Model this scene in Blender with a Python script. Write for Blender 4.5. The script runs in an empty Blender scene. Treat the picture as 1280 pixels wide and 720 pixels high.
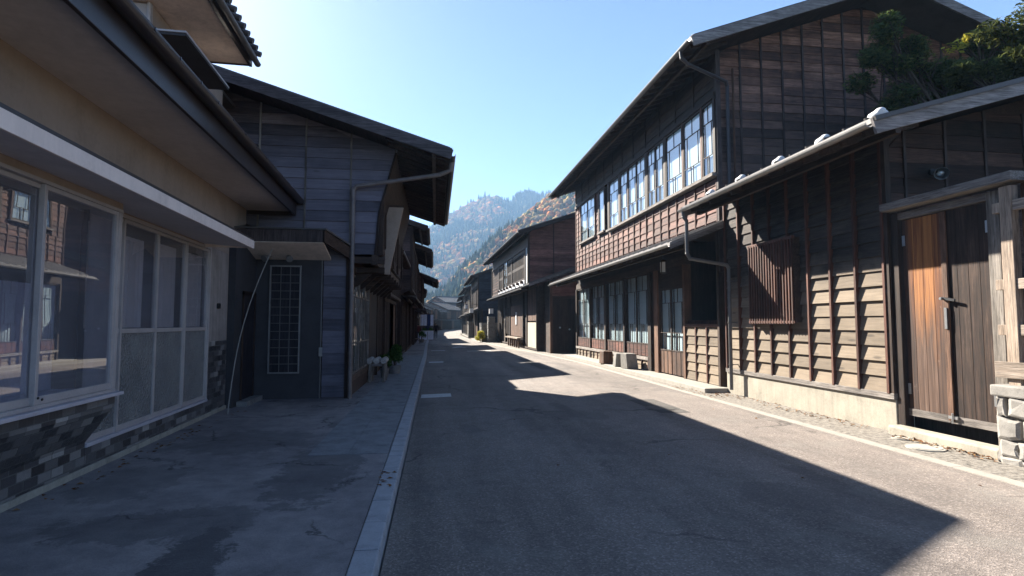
import bpy, math, random
import numpy as np
from mathutils import Vector, Matrix, noise as mnoise
random.seed(7)
rng = np.random.default_rng(11)
scene = bpy.context.scene
COL = scene.collection
R = math.radians

# ------------------------------------------------------------------ materials
def new_mat(name):
    m = bpy.data.materials.new(name); m.use_nodes = True
    nt = m.node_tree; nt.nodes.clear()
    out = nt.nodes.new('ShaderNodeOutputMaterial')
    return m, nt, out

class NT:
    """small wrapper round a node tree"""
    def __init__(s, nt): s.nt = nt
    def n(s, t, **kw):
        nd = s.nt.nodes.new(t)
        for k, v in kw.items():
            if k.startswith('i_'):
                key = k[2:]
                key = int(key) if key.isdigit() else key.replace('_', ' ')
                nd.inputs[key].default_value = v
            else: setattr(nd, k, v)
        return nd
    def l(s, a, b): s.nt.links.new(a, b)
    def math(s, op, a, b=None, clamp=False):
        nd = s.nt.nodes.new('ShaderNodeMath'); nd.operation = op; nd.use_clamp = clamp
        for i, x in enumerate((a, b)):
            if x is None: continue
            if isinstance(x, (int, float)): nd.inputs[i].default_value = x
            else: s.l(x, nd.inputs[i])
        return nd.outputs[0]
    def ramp(s, fac, stops, interp='LINEAR'):
        nd = s.nt.nodes.new('ShaderNodeValToRGB'); cr = nd.color_ramp; cr.interpolation = interp
        while len(cr.elements) < len(stops): cr.elements.new(0.5)
        for e, (p, c) in zip(cr.elements, stops):
            e.position = p
            if isinstance(c, (int, float)): c = (c, c, c)
            e.color = (*c[:3], 1)
        s.l(fac, nd.inputs[0]); return nd.outputs[0]
    def mix(s, fac, a, b, mode='MIX'):
        nd = s.nt.nodes.new('ShaderNodeMix'); nd.data_type = 'RGBA'; nd.blend_type = mode
        for key, x in ((0, fac), (6, a), (7, b)):
            if isinstance(x, (int, float)): nd.inputs[key].default_value = x
            elif isinstance(x, tuple): nd.inputs[key].default_value = (*x[:3], 1)
            else: s.l(x, nd.inputs[key])
        return nd.outputs[2]
    def coords(s, scale=(1, 1, 1), rnd=0.0, rot=(0, 0, 0)):
        tc = s.n('ShaderNodeTexCoord'); mp = s.n('ShaderNodeMapping')
        mp.inputs['Scale'].default_value = scale; mp.inputs['Rotation'].default_value = rot
        v = tc.outputs['Object']
        if rnd:
            at = s.n('ShaderNodeAttribute', attribute_name='rnd')
            ad = s.n('ShaderNodeVectorMath', operation='ADD')
            ml = s.math('MULTIPLY', at.outputs['Fac'], rnd)
            s.l(v, ad.inputs[0]); s.l(ml, ad.inputs[1]); v = ad.outputs[0]
        s.l(v, mp.inputs[0]); return mp.outputs[0]
    def noise(s, vec, scale, detail=4, rough=.6, dist=0.0):
        nd = s.n('ShaderNodeTexNoise'); nd.inputs['Scale'].default_value = scale
        nd.inputs['Detail'].default_value = detail; nd.inputs['Roughness'].default_value = rough
        nd.inputs['Distortion'].default_value = dist
        s.l(vec, nd.inputs['Vector']); return nd.outputs['Fac']
    def rnd(s): return s.n('ShaderNodeAttribute', attribute_name='rnd').outputs['Fac']
    def bump(s, h, strength, dist):
        nd = s.n('ShaderNodeBump'); nd.inputs['Strength'].default_value = strength
        nd.inputs['Distance'].default_value = dist; s.l(h, nd.inputs['Height']); return nd.outputs[0]
    def pbr(s, out, col, rough=.8, spec=.3, metal=0, normal=None):
        b = s.n('ShaderNodeBsdfPrincipled')
        for key, x in (('Base Color', col), ('Roughness', rough), ('Specular IOR Level', spec), ('Metallic', metal)):
            if isinstance(x, tuple): b.inputs[key].default_value = (*x[:3], 1)
            elif isinstance(x, (int, float)): b.inputs[key].default_value = x
            else: s.l(x, b.inputs[key])
        if normal is not None: s.l(normal, b.inputs['Normal'])
        s.l(b.outputs[0], out.inputs[0]); return b

def wood(name, dark, mid, light, axis='y', rough=.75, spread=.5, spec=.25, weather_shade=None, knots=True):
    """aged timber: stretched grain, per-board tone, blotches, optional second tone by height for weathering and painted light or shade"""
    m, nt, out = new_mat(name); t = NT(nt)
    sc = {'x': (1.2, 22, 22), 'y': (22, 1.2, 22), 'z': (22, 22, 1.2)}[axis]
    v = t.coords(sc, rnd=53.0)
    g = t.noise(v, 1.0, 6, .68, .8)
    v2 = t.coords((1, 1, 1), rnd=9.0)
    b = t.noise(v2, 2.3, 4, .6)
    r = t.rnd()
    f = t.math('ADD', t.math('MULTIPLY', g, .75), t.math('MULTIPLY', b, .45))
    f = t.math('ADD', f, t.math('MULTIPLY', t.math('SUBTRACT', r, .5), spread * .4))
    c = t.ramp(f, [(.36, dark), (.58, mid), (.82, light)])
    tone = t.ramp(r, [(0, .85), (.5, 1.0), (1, 1.12)])
    c = t.mix(1.0, c, tone, 'MULTIPLY')
    fine = t.noise(t.coords(tuple(a * 3.5 for a in sc), rnd=53.0), 1.0, 3, .7)
    c = t.mix(.9, c, t.ramp(fine, [(.32, .38), (.52, 1.0), (.72, 1.3)]), 'MULTIPLY')
    lon = t.noise(t.coords({'x': (.5, 3, 9), 'y': (3, .5, 9), 'z': (9, 9, .5)}[axis]), 1.0, 6, .7, .5); c = t.mix(.8, c, t.ramp(lon, [(.34, .5), (.52, 1.0), (.7, 1.35)]), 'MULTIPLY')
    if weather_shade:
        z0, z1, wc, amt = weather_shade
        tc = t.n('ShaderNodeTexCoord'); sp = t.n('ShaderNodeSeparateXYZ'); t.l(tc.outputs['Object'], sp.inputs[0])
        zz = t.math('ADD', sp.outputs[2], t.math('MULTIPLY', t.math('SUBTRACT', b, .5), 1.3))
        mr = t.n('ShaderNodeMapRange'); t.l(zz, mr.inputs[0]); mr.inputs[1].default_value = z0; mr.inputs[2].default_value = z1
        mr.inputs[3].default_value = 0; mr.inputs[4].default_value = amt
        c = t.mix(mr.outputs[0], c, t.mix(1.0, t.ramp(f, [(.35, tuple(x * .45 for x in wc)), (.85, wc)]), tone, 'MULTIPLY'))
    if knots:
        kv = t.coords({'x': (2.2, 9, 9), 'y': (9, 2.2, 9), 'z': (9, 9, 2.2)}[axis], rnd=31.0)
        vo = t.n('ShaderNodeTexVoronoi'); vo.inputs['Scale'].default_value = .55; t.l(kv, vo.inputs['Vector'])
        k = t.ramp(vo.outputs['Distance'], [(0, 1), (.09, .75), (.15, 0)])
        c = t.mix(t.math('MULTIPLY', k, .6), c, dark)
    h = t.math('ADD', g, t.math('MULTIPLY', fine, .5))
    t.pbr(out, c, rough, spec, normal=t.bump(h, .55, .006))
    return m

def plain(name, c, rough=.7, spec=.3, metal=0, var=.18, nscale=3.0, bump=.2, bdist=.002, streak=0):
    m, nt, out = new_mat(name); t = NT(nt)
    v = t.coords()
    n1 = t.noise(v, nscale, 6, .65); n2 = t.noise(v, nscale * 14, 3, .6)
    f = t.math('ADD', t.math('MULTIPLY', n1, .7), t.math('MULTIPLY', n2, .3))
    lo = tuple(x * (1 - var * 1.6) for x in c); hi = tuple(min(1, x * (1 + var)) for x in c)
    col = t.ramp(f, [(.32, lo), (.5, c), (.7, hi)])
    if streak:
        st = t.noise(t.coords((3.2, 3.2, .22)), 2.0, 6, .7, .3); bl = t.noise(v, .8, 5, .7)
        col = t.mix(streak, col, t.mix(1.0, t.ramp(st, [(.35, .45), (.55, 1.0), (.75, 1.12)]), t.ramp(bl, [(.35, .7), (.6, 1.05)]), 'MULTIPLY'), 'MULTIPLY')
    t.pbr(out, col, rough, spec, metal, t.bump(f, bump, bdist))
    return m

def glass(name, tint=(.9, .95, .97), ior=1.5, base=.06, wobble=.12, rough=0.0, dust=0):
    m, nt, out = new_mat(name); t = NT(nt)
    tr = t.n('ShaderNodeBsdfTransparent'); tr.inputs[0].default_value = (*tint, 1)
    gl = t.n('ShaderNodeBsdfGlossy'); gl.inputs['Roughness'].default_value = rough
    gl.inputs[0].default_value = (1, 1, 1, 1)
    fr = t.n('ShaderNodeFresnel'); fr.inputs[0].default_value = ior
    v = t.coords((1, 1, 1), rnd=20.)
    bp = t.bump(t.noise(v, 1.1, 2, .5), wobble, .02)
    t.l(bp, gl.inputs['Normal'])
    f = t.math('MINIMUM', t.math('ADD', t.math('MULTIPLY', fr.outputs[0], 1.5), base), 1.0)
    ge = t.n('ShaderNodeNewGeometry'); f = t.math('MULTIPLY', f, t.math('SUBTRACT', 1.0, ge.outputs['Backfacing']))
    mx = t.n('ShaderNodeMixShader'); t.l(f, mx.inputs[0]); t.l(tr.outputs[0], mx.inputs[1]); t.l(gl.outputs[0], mx.inputs[2])
    if dust:
        df = t.n('ShaderNodeBsdfDiffuse'); df.inputs[0].default_value = (.55, .53, .56, 1); m2 = t.n('ShaderNodeMixShader')
        dn = t.noise(t.coords((1, 1, .6)), 2.2, 6, .7)
        t.l(t.math('MULTIPLY', t.ramp(dn, [(.3, .55), (.7, 1.3)]), dust), m2.inputs[0]); t.l(mx.outputs[0], m2.inputs[1]); t.l(df.outputs[0], m2.inputs[2]); t.l(m2.outputs[0], out.inputs[0]); return m
    t.l(mx.outputs[0], out.inputs[0]); return m

M = {}
M['ware_board'] = wood('tan weathered clapboard with painted shade', (.014, .011, .010), (.042, .033, .028), (.08, .064, .052), 'y', .8, .45, weather_shade=(2.95, 2.35, (.25, .195, .14), .95))  # eave shade painted into the upper boards; tan below is bleached wood
M['ware_batten'] = wood('reddish batten', (.03, .014, .010), (.085, .035, .024), (.13, .058, .04), 'z', .7, .4)
M['gable_board'] = wood('aged gable clapboard', (.024, .013, .010), (.125, .062, .043), (.30, .16, .11), 'x', .8, .9, weather_shade=(8.6, 6.6, (.085, .066, .062), .75))  # warm upper tone is bounced light put into the colour; lower boards weathered
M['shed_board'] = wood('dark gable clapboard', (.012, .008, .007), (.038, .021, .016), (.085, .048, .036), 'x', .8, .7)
M['gable_batten'] = wood('dark batten', (.018, .014, .014), (.045, .034, .032), (.08, .062, .058), 'z', .75, .4)
M['red_board'] = wood('red brown clapboard', (.035, .014, .010), (.10, .038, .026), (.175, .074, .052), 'y', .75, .5)
M['red_board_x'] = wood('red brown gable board', (.07, .03, .022), (.19, .085, .062), (.29, .145, .11), 'x', .75, .5)
M['grey_board_x'] = wood('silvery gable clapboard', (.026, .018, .017), (.085, .062, .058), (.19, .145, .135), 'x', .8, .9,
                         weather_shade=(6.9, 5.6, (.155, .15, .185), .85))
M['dark_y'] = wood('dark stained timber along', (.012, .007, .005), (.036, .022, .016), (.075, .048, .035), 'y', .7, .4)
M['dark_z'] = wood('dark stained timber upright', (.012, .007, .005), (.036, .022, .016), (.075, .048, .035), 'z', .7, .4)
M['dark_x'] = wood('dark stained timber across', (.012, .007, .005), (.036, .022, .016), (.075, .048, .035), 'x', .7, .4)
M['brown_z'] = wood('brown timber upright', (.035, .017, .010), (.10, .052, .032), (.18, .10, .064), 'z', .7, .4)
M['brown_y'] = wood('brown timber along', (.03, .02, .014), (.09, .058, .042), (.16, .11, .08), 'y', .7, .4)
M['grey_y'] = wood('grey timber along', (.06, .052, .046), (.17, .15, .135), (.28, .25, .225), 'y', .8, .4)
M['grey_x'] = wood('grey timber across', (.06, .052, .05), (.16, .145, .14), (.26, .24, .235), 'x', .8, .4)
M['shed_batten'] = wood('greyed bargeboard', (.03, .025, .026), (.09, .075, .078), (.15, .13, .135), 'x', .75, .4)
M['grey_z'] = wood('grey timber upright', (.06, .05, .042), (.16, .14, .12), (.27, .24, .21), 'z', .8, .4)
M['pale_z'] = wood('fresh pale timber', (.17, .125, .09), (.30, .23, .175), (.40, .32, .25), 'z', .7, .2)
M['pale_y'] = wood('fresh pale timber along', (.15, .115, .09), (.27, .215, .17), (.36, .30, .25), 'y', .7, .2)
M['black_z'] = wood('charred dark plank', (.008, .007, .009), (.022, .02, .024), (.045, .04, .046), 'z', .7, .3)
M['navy_x'] = wood('blue black plank', (.010, .011, .018), (.026, .028, .042), (.05, .052, .07), 'x', .75, .4)
M['roof_metal'] = plain('brown sheet metal roof', (.07, .062, .058), .5, .4, .0, .25, 2.0)
M['roof_edge'] = plain('weathered roof edge', (.20, .19, .185), .6, .35, .0, .25, 3.0)
M['roof_far'] = plain('grey pantile roof', (.065, .062, .063), .6, .35, .0, .35, 2.0)
M['gutter'] = plain('grey brown gutter', (.10, .095, .09), .45, .5, .0, .2, 4.0)
M['gutter_lt'] = plain('pale zinc gutter', (.22, .21, .20), .4, .5, .4, .2, 4.0)
M['pipe_br'] = plain('faded brown pipe', (.15, .125, .115), .5, .4, 0, .25)
M['wing'] = plain('dingy plaster', (.33, .26, .21), .9, .2, 0, .15, 2.0, .3)
M['gutter_br'] = plain('brown plastic gutter', (.035, .028, .028), .4, .4, 0, .2, 4.0)
M['iron'] = plain('dark iron', (.03, .03, .032), .5, .5, .6)
M['steel'] = plain('dull steel', (.45, .46, .47), .35, .5, .9)
M['alu'] = plain('brown grey aluminium', (.40, .36, .345), .5, .5, .15, .12)
M['alu_lt'] = plain('light aluminium sill', (.52, .50, .55), .4, .5, .3, .1)
M['fascia'] = plain('off white painted fascia', (.78, .65, .57), .6, .3, 0, .08, 2.0, .2, .002, .15)
M['stucco'] = plain('tan stucco', (.33, .26, .21), .9, .2, 0, .12, 1.3, .6, .005, .12)
M['stucco_lt'] = plain('cream stucco', (.34, .295, .265), .9, .2, 0, .12, 1.6, .5, .004, .6)
M['soffit'] = plain('grey soffit board', (.66, .60, .58), .85, .2, 0, .08, 1.0, .15, .002, .15)
M['soffit_pk'] = plain('pinkish soffit plaster', (.72, .60, .52), .85, .2, 0, .12, 1.4, .15, .002, .3)
M['stucco_dk'] = plain('charcoal stucco', (.05, .048, .05), .9, .2, 0, .15, 2.5, .4, .003)
M['plaster'] = plain('cream plaster', (.42, .38, .30), .9, .2, 0, .10, 1.2, .2)
M['plaster_w'] = plain('white plaster', (.70, .68, .64), .9, .2, 0, .08, 1.5, .2)
M['shoji'] = plain('white paper screen', (.72, .73, .72), .9, .1, 0, .04, 1.0, .05)
M['shoji_gr'] = plain('frosted grey pane', (.62, .66, .67), .5, .4, 0, .06, 1.0, .05)
M['curtain'] = plain('beige curtain', (.52, .47, .43), .9, .1, 0, .1, 2.0, .2)
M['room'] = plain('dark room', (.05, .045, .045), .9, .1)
M['room_lt'] = plain('pale shop partition', (.34, .33, .39), .8, .1)
M['concrete'] = plain('pale concrete footing', (.33, .30, .245), .85, .25, 0, .2, 2.2, .5, .005, .35)
M['stone'] = plain('rough grey stone', (.19, .18, .165), .9, .25, 0, .35, 5.0, .9, .02)
M['stone_lt'] = plain('pale cap stone', (.24, .225, .205), .9, .25, 0, .25, 5.0, .7, .01)
M['white_lump'] = plain('white snow guard', (.62, .62, .62), .6, .3, 0, .1)
M['white'] = plain('white painted board', (.62, .62, .64), .6, .3, 0, .1)
M['rod'] = plain('pale rod', (.27, .25, .22), .6, .3, 0, .1)
M['glass'] = glass('window glass', base=.01)
M['glass_shop'] = glass('shop window glass', (.90, .90, .93), 1.52, .05, .05, dust=.10)
M['glass_sky'] = glass('old wavy glass', base=.05, wobble=.08)
M['skin'] = plain('skin', (.42, .27, .20), .6); M['hair'] = plain('black hair', (.012, .011, .012), .6)
M['cloth_black'] = plain('black coat cloth', (.015, .015, .018), .9); M['cloth_blue'] = plain('navy cloth', (.03, .04, .09), .9)
M['cloth_grey'] = plain('grey cloth', (.16, .16, .17), .9); M['cloth_red'] = plain('maroon cloth', (.12, .03, .03), .9)
M['noren'] = plain('white noren cloth', (.60, .64, .75), .9); M['indigo'] = plain('indigo cloth', (.03, .05, .13), .9)
M['bark'] = wood('bark', (.02, .015, .012), (.06, .045, .035), (.11, .09, .07), 'z', .95, .3, knots=False)
M['log_pale'] = wood('pale log', (.22,.20,.18), (.38,.35,.32), (.50,.48,.45), 'y', .8, .3)
M['lamp_white'] = plain('white lantern paper', (.7, .7, .68), .8)

def mat_frosted():
    m, nt, out = new_mat('hammered frosted glass'); t = NT(nt)
    v = t.coords((1, 1, 1)); vo = t.n('ShaderNodeTexVoronoi'); vo.inputs['Scale'].default_value = 42
    vo.feature = 'SMOOTH_F1'; t.l(v, vo.inputs['Vector'])
    n = t.noise(v, 2.0, 3)
    col = t.ramp(n, [(.3, (.12, .12, .118)), (.7, (.22, .215, .20))])
    t.pbr(out, col, .08, 1.0, 0, t.bump(vo.outputs['Distance'], 1.0, .03)); return m
M['frosted'] = mat_frosted()

def mat_brick():
    m, nt, out = new_mat('grey glazed wall tile'); t = NT(nt)
    tc = t.n('ShaderNodeTexCoord'); sp = t.n('ShaderNodeSeparateXYZ'); t.l(tc.outputs['Object'], sp.inputs[0])
    cb = t.n('ShaderNodeCombineXYZ')
    t.l(t.math('ADD', sp.outputs[1], sp.outputs[0]), cb.inputs[0]); t.l(sp.outputs[2], cb.inputs[1])
    br = t.n('ShaderNodeTexBrick'); t.l(cb.outputs[0], br.inputs['Vector'])
    br.inputs['Scale'].default_value = 1.0; br.inputs['Brick Width'].default_value = .21; br.inputs['Row Height'].default_value = .098
    br.inputs['Mortar Size'].default_value = .006; br.inputs['Mortar Smooth'].default_value = .2
    br.inputs['Color1'].default_value = (0, 0, 0, 1); br.inputs['Color2'].default_value = (1, 1, 1, 1); br.inputs['Mortar'].default_value = (.5, .5, .5, 1)
    br.inputs['Bias'].default_value = 0
    tile = t.ramp(br.outputs['Color'], [(0, (.03, .03, .032)), (.38, (.07, .068, .07)), (.52, (.22, .21, .20)), (.72, (.055, .053, .056)), (.88, (.12, .115, .11)), (1, (.36, .34, .315))])
    nn = t.noise(t.coords(), 30, 4)
    tile = t.mix(.5, tile, t.ramp(nn, [(.3, .6), (.7, 1.2)]), 'MULTIPLY')
    col = t.mix(br.outputs['Fac'], tile, (.10, .10, .095))
    inv = t.math('SUBTRACT', 1.0, br.outputs['Fac'])
    t.pbr(out, col, t.ramp(nn, [(.3, .3), (.7, .6)]), .4, 0, t.bump(t.math('ADD', inv, t.math('MULTIPLY', nn, .3)), .8, .006)); return m
M['tile_wall'] = mat_brick()

def mat_asphalt():
    m, nt, out = new_mat('aged warm asphalt'); t = NT(nt)
    v = t.coords()
    big = t.noise(v, .35, 4, .6); mid = t.noise(v, 3.0, 5, .65)
    vo = t.n('ShaderNodeTexVoronoi'); vo.inputs['Scale'].default_value = 68; t.l(v, vo.inputs['Vector'])
    agg = t.noise(v, 90, 2, .7)
    stretch = t.noise(t.coords((2.2, .25, 1)), 1.0, 4, .6)
    f = t.math('ADD', t.math('MULTIPLY', big, .45), t.math('ADD', t.math('MULTIPLY', mid, .3), t.math('MULTIPLY', stretch, .25)))
    c = t.ramp(f, [(.34, (.115, .098, .088)), (.5, (.165, .140, .124)), (.66, (.215, .182, .158))])
    sepc = t.n('ShaderNodeSeparateColor'); t.l(vo.outputs['Color'], sepc.inputs[0])
    c = t.mix(.85, c, t.ramp(sepc.outputs[0], [(0, .66), (.5, .95), (.8, 1.08), (1, 1.75)]), 'MULTIPLY')
    ln_ = t.noise(t.coords((.9, .07, 1)), 1.0, 5, .6); c = t.mix(1.0, c, t.ramp(ln_, [(.35, .72), (.5, 1.0), (.66, 1.2)]), 'MULTIPLY')
    pa = t.noise(t.coords((.55, .3, 1)), 1.0, 8, .55); c = t.mix(t.ramp(pa, [(.585, 0), (.592, .4)]), c, (.085, .076, .072))
    # pale patches where the surface is worn
    wn = t.noise(v, 1.3, 7, .72)
    c = t.mix(t.ramp(wn, [(.52, 0.0), (.66, .45)]), c, (.19, .175, .155))
    # cracks
    vc = t.n('ShaderNodeTexVoronoi'); vc.feature = 'DISTANCE_TO_EDGE'; vc.inputs['Scale'].default_value = .33
    dv = t.n('ShaderNodeVectorMath', operation='ADD'); nv = t.n('ShaderNodeTexNoise'); nv.inputs['Scale'].default_value = 1.3; nv.inputs['Detail'].default_value = 6
    t.l(v, nv.inputs['Vector']); t.l(v, dv.inputs[0]); t.l(nv.outputs['Color'], dv.inputs[1]); t.l(dv.outputs[0], vc.inputs['Vector'])
    cr = t.ramp(vc.outputs['Distance'], [(0, 1), (.007, .6), (.013, 0)])
    crm = t.math('MULTIPLY', cr, t.ramp(t.noise(v, .5, 2), [(.5, 0), (.6, .75)]))
    c = t.mix(crm, c, (.035, .032, .03))
    h = t.math('ADD', t.math('MULTIPLY', vo.outputs['Distance'], .5), agg)
    h = t.math('SUBTRACT', h, crm)
    t.pbr(out, c, .85, .3, 0, t.bump(h, .8, .006)); return m
M['asphalt'] = mat_asphalt()

def mat_pavement():
    m, nt, out = new_mat('stained concrete pavement'); t = NT(nt)
    v = t.coords()
    big = t.noise(v, .55, 5, .6, .4); mid = t.noise(v, 4, 6, .7); fine = t.noise(v, 60, 3, .7)
    f = t.math('ADD', t.math('MULTIPLY', big, .55), t.math('MULTIPLY', mid, .45))
    c = t.ramp(f, [(.34, (.12, .106, .104)), (.48, (.20, .178, .175)), (.62, (.28, .25, .238))])
    c = t.mix(.5, c, t.ramp(fine, [(.3, .7), (.7, 1.25)]), 'MULTIPLY')
    # damp dark areas
    tc = t.n('ShaderNodeTexCoord')
    def blob(cx, cy, rx, ry, amt):
        mp = t.n('ShaderNodeMapping'); mp.vector_type = 'POINT'
        mp.inputs['Location'].default_value = (-cx / rx, -cy / ry, 0); mp.inputs['Scale'].default_value = (1 / rx, 1 / ry, 0)
        t.l(tc.outputs['Object'], mp.inputs[0])
        ln = t.n('ShaderNodeVectorMath', operation='LENGTH'); t.l(mp.outputs[0], ln.inputs[0])
        d = t.math('ADD', ln.outputs['Value'], t.math('MULTIPLY', t.math('SUBTRACT', t.noise(v, 2.6, 9, .78), .5), 2.6))
        return t.math('MULTIPLY', t.ramp(d, [(.86, 1), (.98, 0)]), amt)
    wet = None
    for b in ((-1.35, 7.0, .5, 1.6, .5), (-1.75, 4.0, .30, 1.1, .7), (-2.3, 5.2, .9, .5, .42), (-2.7, 8.6, 1.1, .8, .35), (-1.3, 9.9, .5, .6, .4), (-3.2, 6.6, .5, .8, .3)):
        bl = blob(*b); wet = bl if wet is None else t.math('MAXIMUM', wet, bl)
    c = t.mix(wet, c, (.028, .028, .031))
    # chalky scratches
    vs = t.coords((1.4, 5, 1), rot=(0, 0, .5)); sn = t.noise(vs, 1.5, 8, .75, 1.5)
    sc = t.math('MULTIPLY', t.ramp(sn, [(.495, 0), (.5, 1), (.506, 0)]), t.ramp(t.noise(v, .9, 2), [(.5, 0), (.62, .35)]))
    c = t.mix(sc, c, (.4, .4, .4))
    vc = t.n('ShaderNodeTexVoronoi'); vc.feature = 'DISTANCE_TO_EDGE'; vc.inputs['Scale'].default_value = .62
    dv = t.n('ShaderNodeVectorMath', operation='ADD'); nv = t.n('ShaderNodeTexNoise'); nv.inputs['Scale'].default_value = 1.6; nv.inputs['Detail'].default_value = 8; nv.inputs['Roughness'].default_value = .65
    t.l(v, nv.inputs['Vector']); t.l(v, dv.inputs[0]); t.l(nv.outputs['Color'], dv.inputs[1]); t.l(dv.outputs[0], vc.inputs['Vector'])
    ck = t.math('MULTIPLY', t.ramp(vc.outputs['Distance'], [(0, 1), (.008, .8), (.018, 0)]), t.ramp(t.noise(v, .8, 2), [(.48, 0), (.58, .75)]))
    c = t.mix(ck, c, (.03, .028, .028))
    gr = t.noise(t.coords(), 24, 6, .8); c = t.mix(t.ramp(gr, [(.6, 0), (.68, .5)]), c, (.07, .062, .058)); mid = t.math('SUBTRACT', mid, ck)
    rg = t.math('SUBTRACT', .88, t.math('MULTIPLY', wet, .25))
    t.pbr(out, c, rg, .3, 0, t.bump(t.math('ADD', t.math('MULTIPLY', mid, 1.2), fine), .6, .009)); return m
M['pavement'] = mat_pavement()
M['slab'] = plain('grey paving slab', (.19, .19, .195), .85, .3, 0, .28, 3.5, .5, .004)
M['kerb'] = plain('pale kerb stone', (.30, .30, .31), .8, .3, 0, .18, 5.0, .5, .004)
M['gravelly'] = plain('gritty pale concrete strip', (.21, .19, .165), .9, .25, 0, .55, 14.0, 1.0, .02)
M['strip_edge'] = plain('pale edging', (.28, .26, .23), .85, .25, 0, .15, 5.0, .4)
M['earth'] = plain('valley ground', (.10, .095, .06), .95, .1, 0, .3, .05)
M['paint'] = plain('worn white road paint', (.48, .48, .47), .8, .3, 0, .22, 9.0, .3)
M['drain'] = plain('cast iron cover', (.09, .085, .08), .6, .4, .3, .3, 12.0, .6, .004)
M['lid'] = plain('pale concrete lid', (.32, .305, .27), .8, .3, 0, .1, 8.0)

def mat_leaf(name, cols, trans=.35):
    m, nt, out = new_mat(name); t = NT(nt)
    r = t.rnd(); n = len(cols)
    c = t.ramp(r, [(i / (n - 1), cc) for i, cc in enumerate(cols)])
    d = t.n('ShaderNodeBsdfDiffuse'); tl = t.n('ShaderNodeBsdfTranslucent'); mx = t.n('ShaderNodeMixShader'); mx.inputs[0].default_value = trans
    t.l(c, d.inputs[0]); t.l(c, tl.inputs[0]); t.l(d.outputs[0], mx.inputs[1]); t.l(tl.outputs[0], mx.inputs[2]); t.l(mx.outputs[0], out.inputs[0]); return m
M['leaf_dark'] = mat_leaf('dark evergreen leaf', [(.025, .05, .02), (.055, .09, .035), (.09, .125, .04), (.16, .16, .05)])
M['leaf_maple'] = mat_leaf('turning maple leaf', [(.03, .04, .015), (.06, .075, .025), (.16, .15, .035), (.50, .20, .02)], .45)
M['leaf_pot'] = mat_leaf('pot plant leaf', [(.02, .05, .015), (.05, .10, .025), (.09, .15, .04)])
M['leaf_yellow'] = mat_leaf('yellow green leaf', [(.18, .20, .03), (.40, .36, .05), (.50, .42, .08)])
M['dry_leaf'] = mat_leaf('dry leaf', [(.09, .04, .02), (.2, .09, .04), (.32, .2, .1), (.12, .06, .03)], .1)

def mat_forest(name):
    m, nt, out = new_mat(name); t = NT(nt)
    at = t.n('ShaderNodeAttribute', attribute_name='tcol')
    nn = t.noise(t.coords(), .9, 3, .7)
    c = t.mix(1.0, at.outputs['Color'], t.ramp(nn, [(.3, .55), (.7, 1.35)]), 'MULTIPLY')
    d = t.n('ShaderNodeBsdfDiffuse'); t.l(c, d.inputs[0]); t.l(d.outputs[0], out.inputs[0]); return m
M['forest'] = mat_forest('autumn forest canopy')
M['hill'] = plain('forest floor', (.055, .05, .03), .95, .1, 0, .4, .03)

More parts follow.
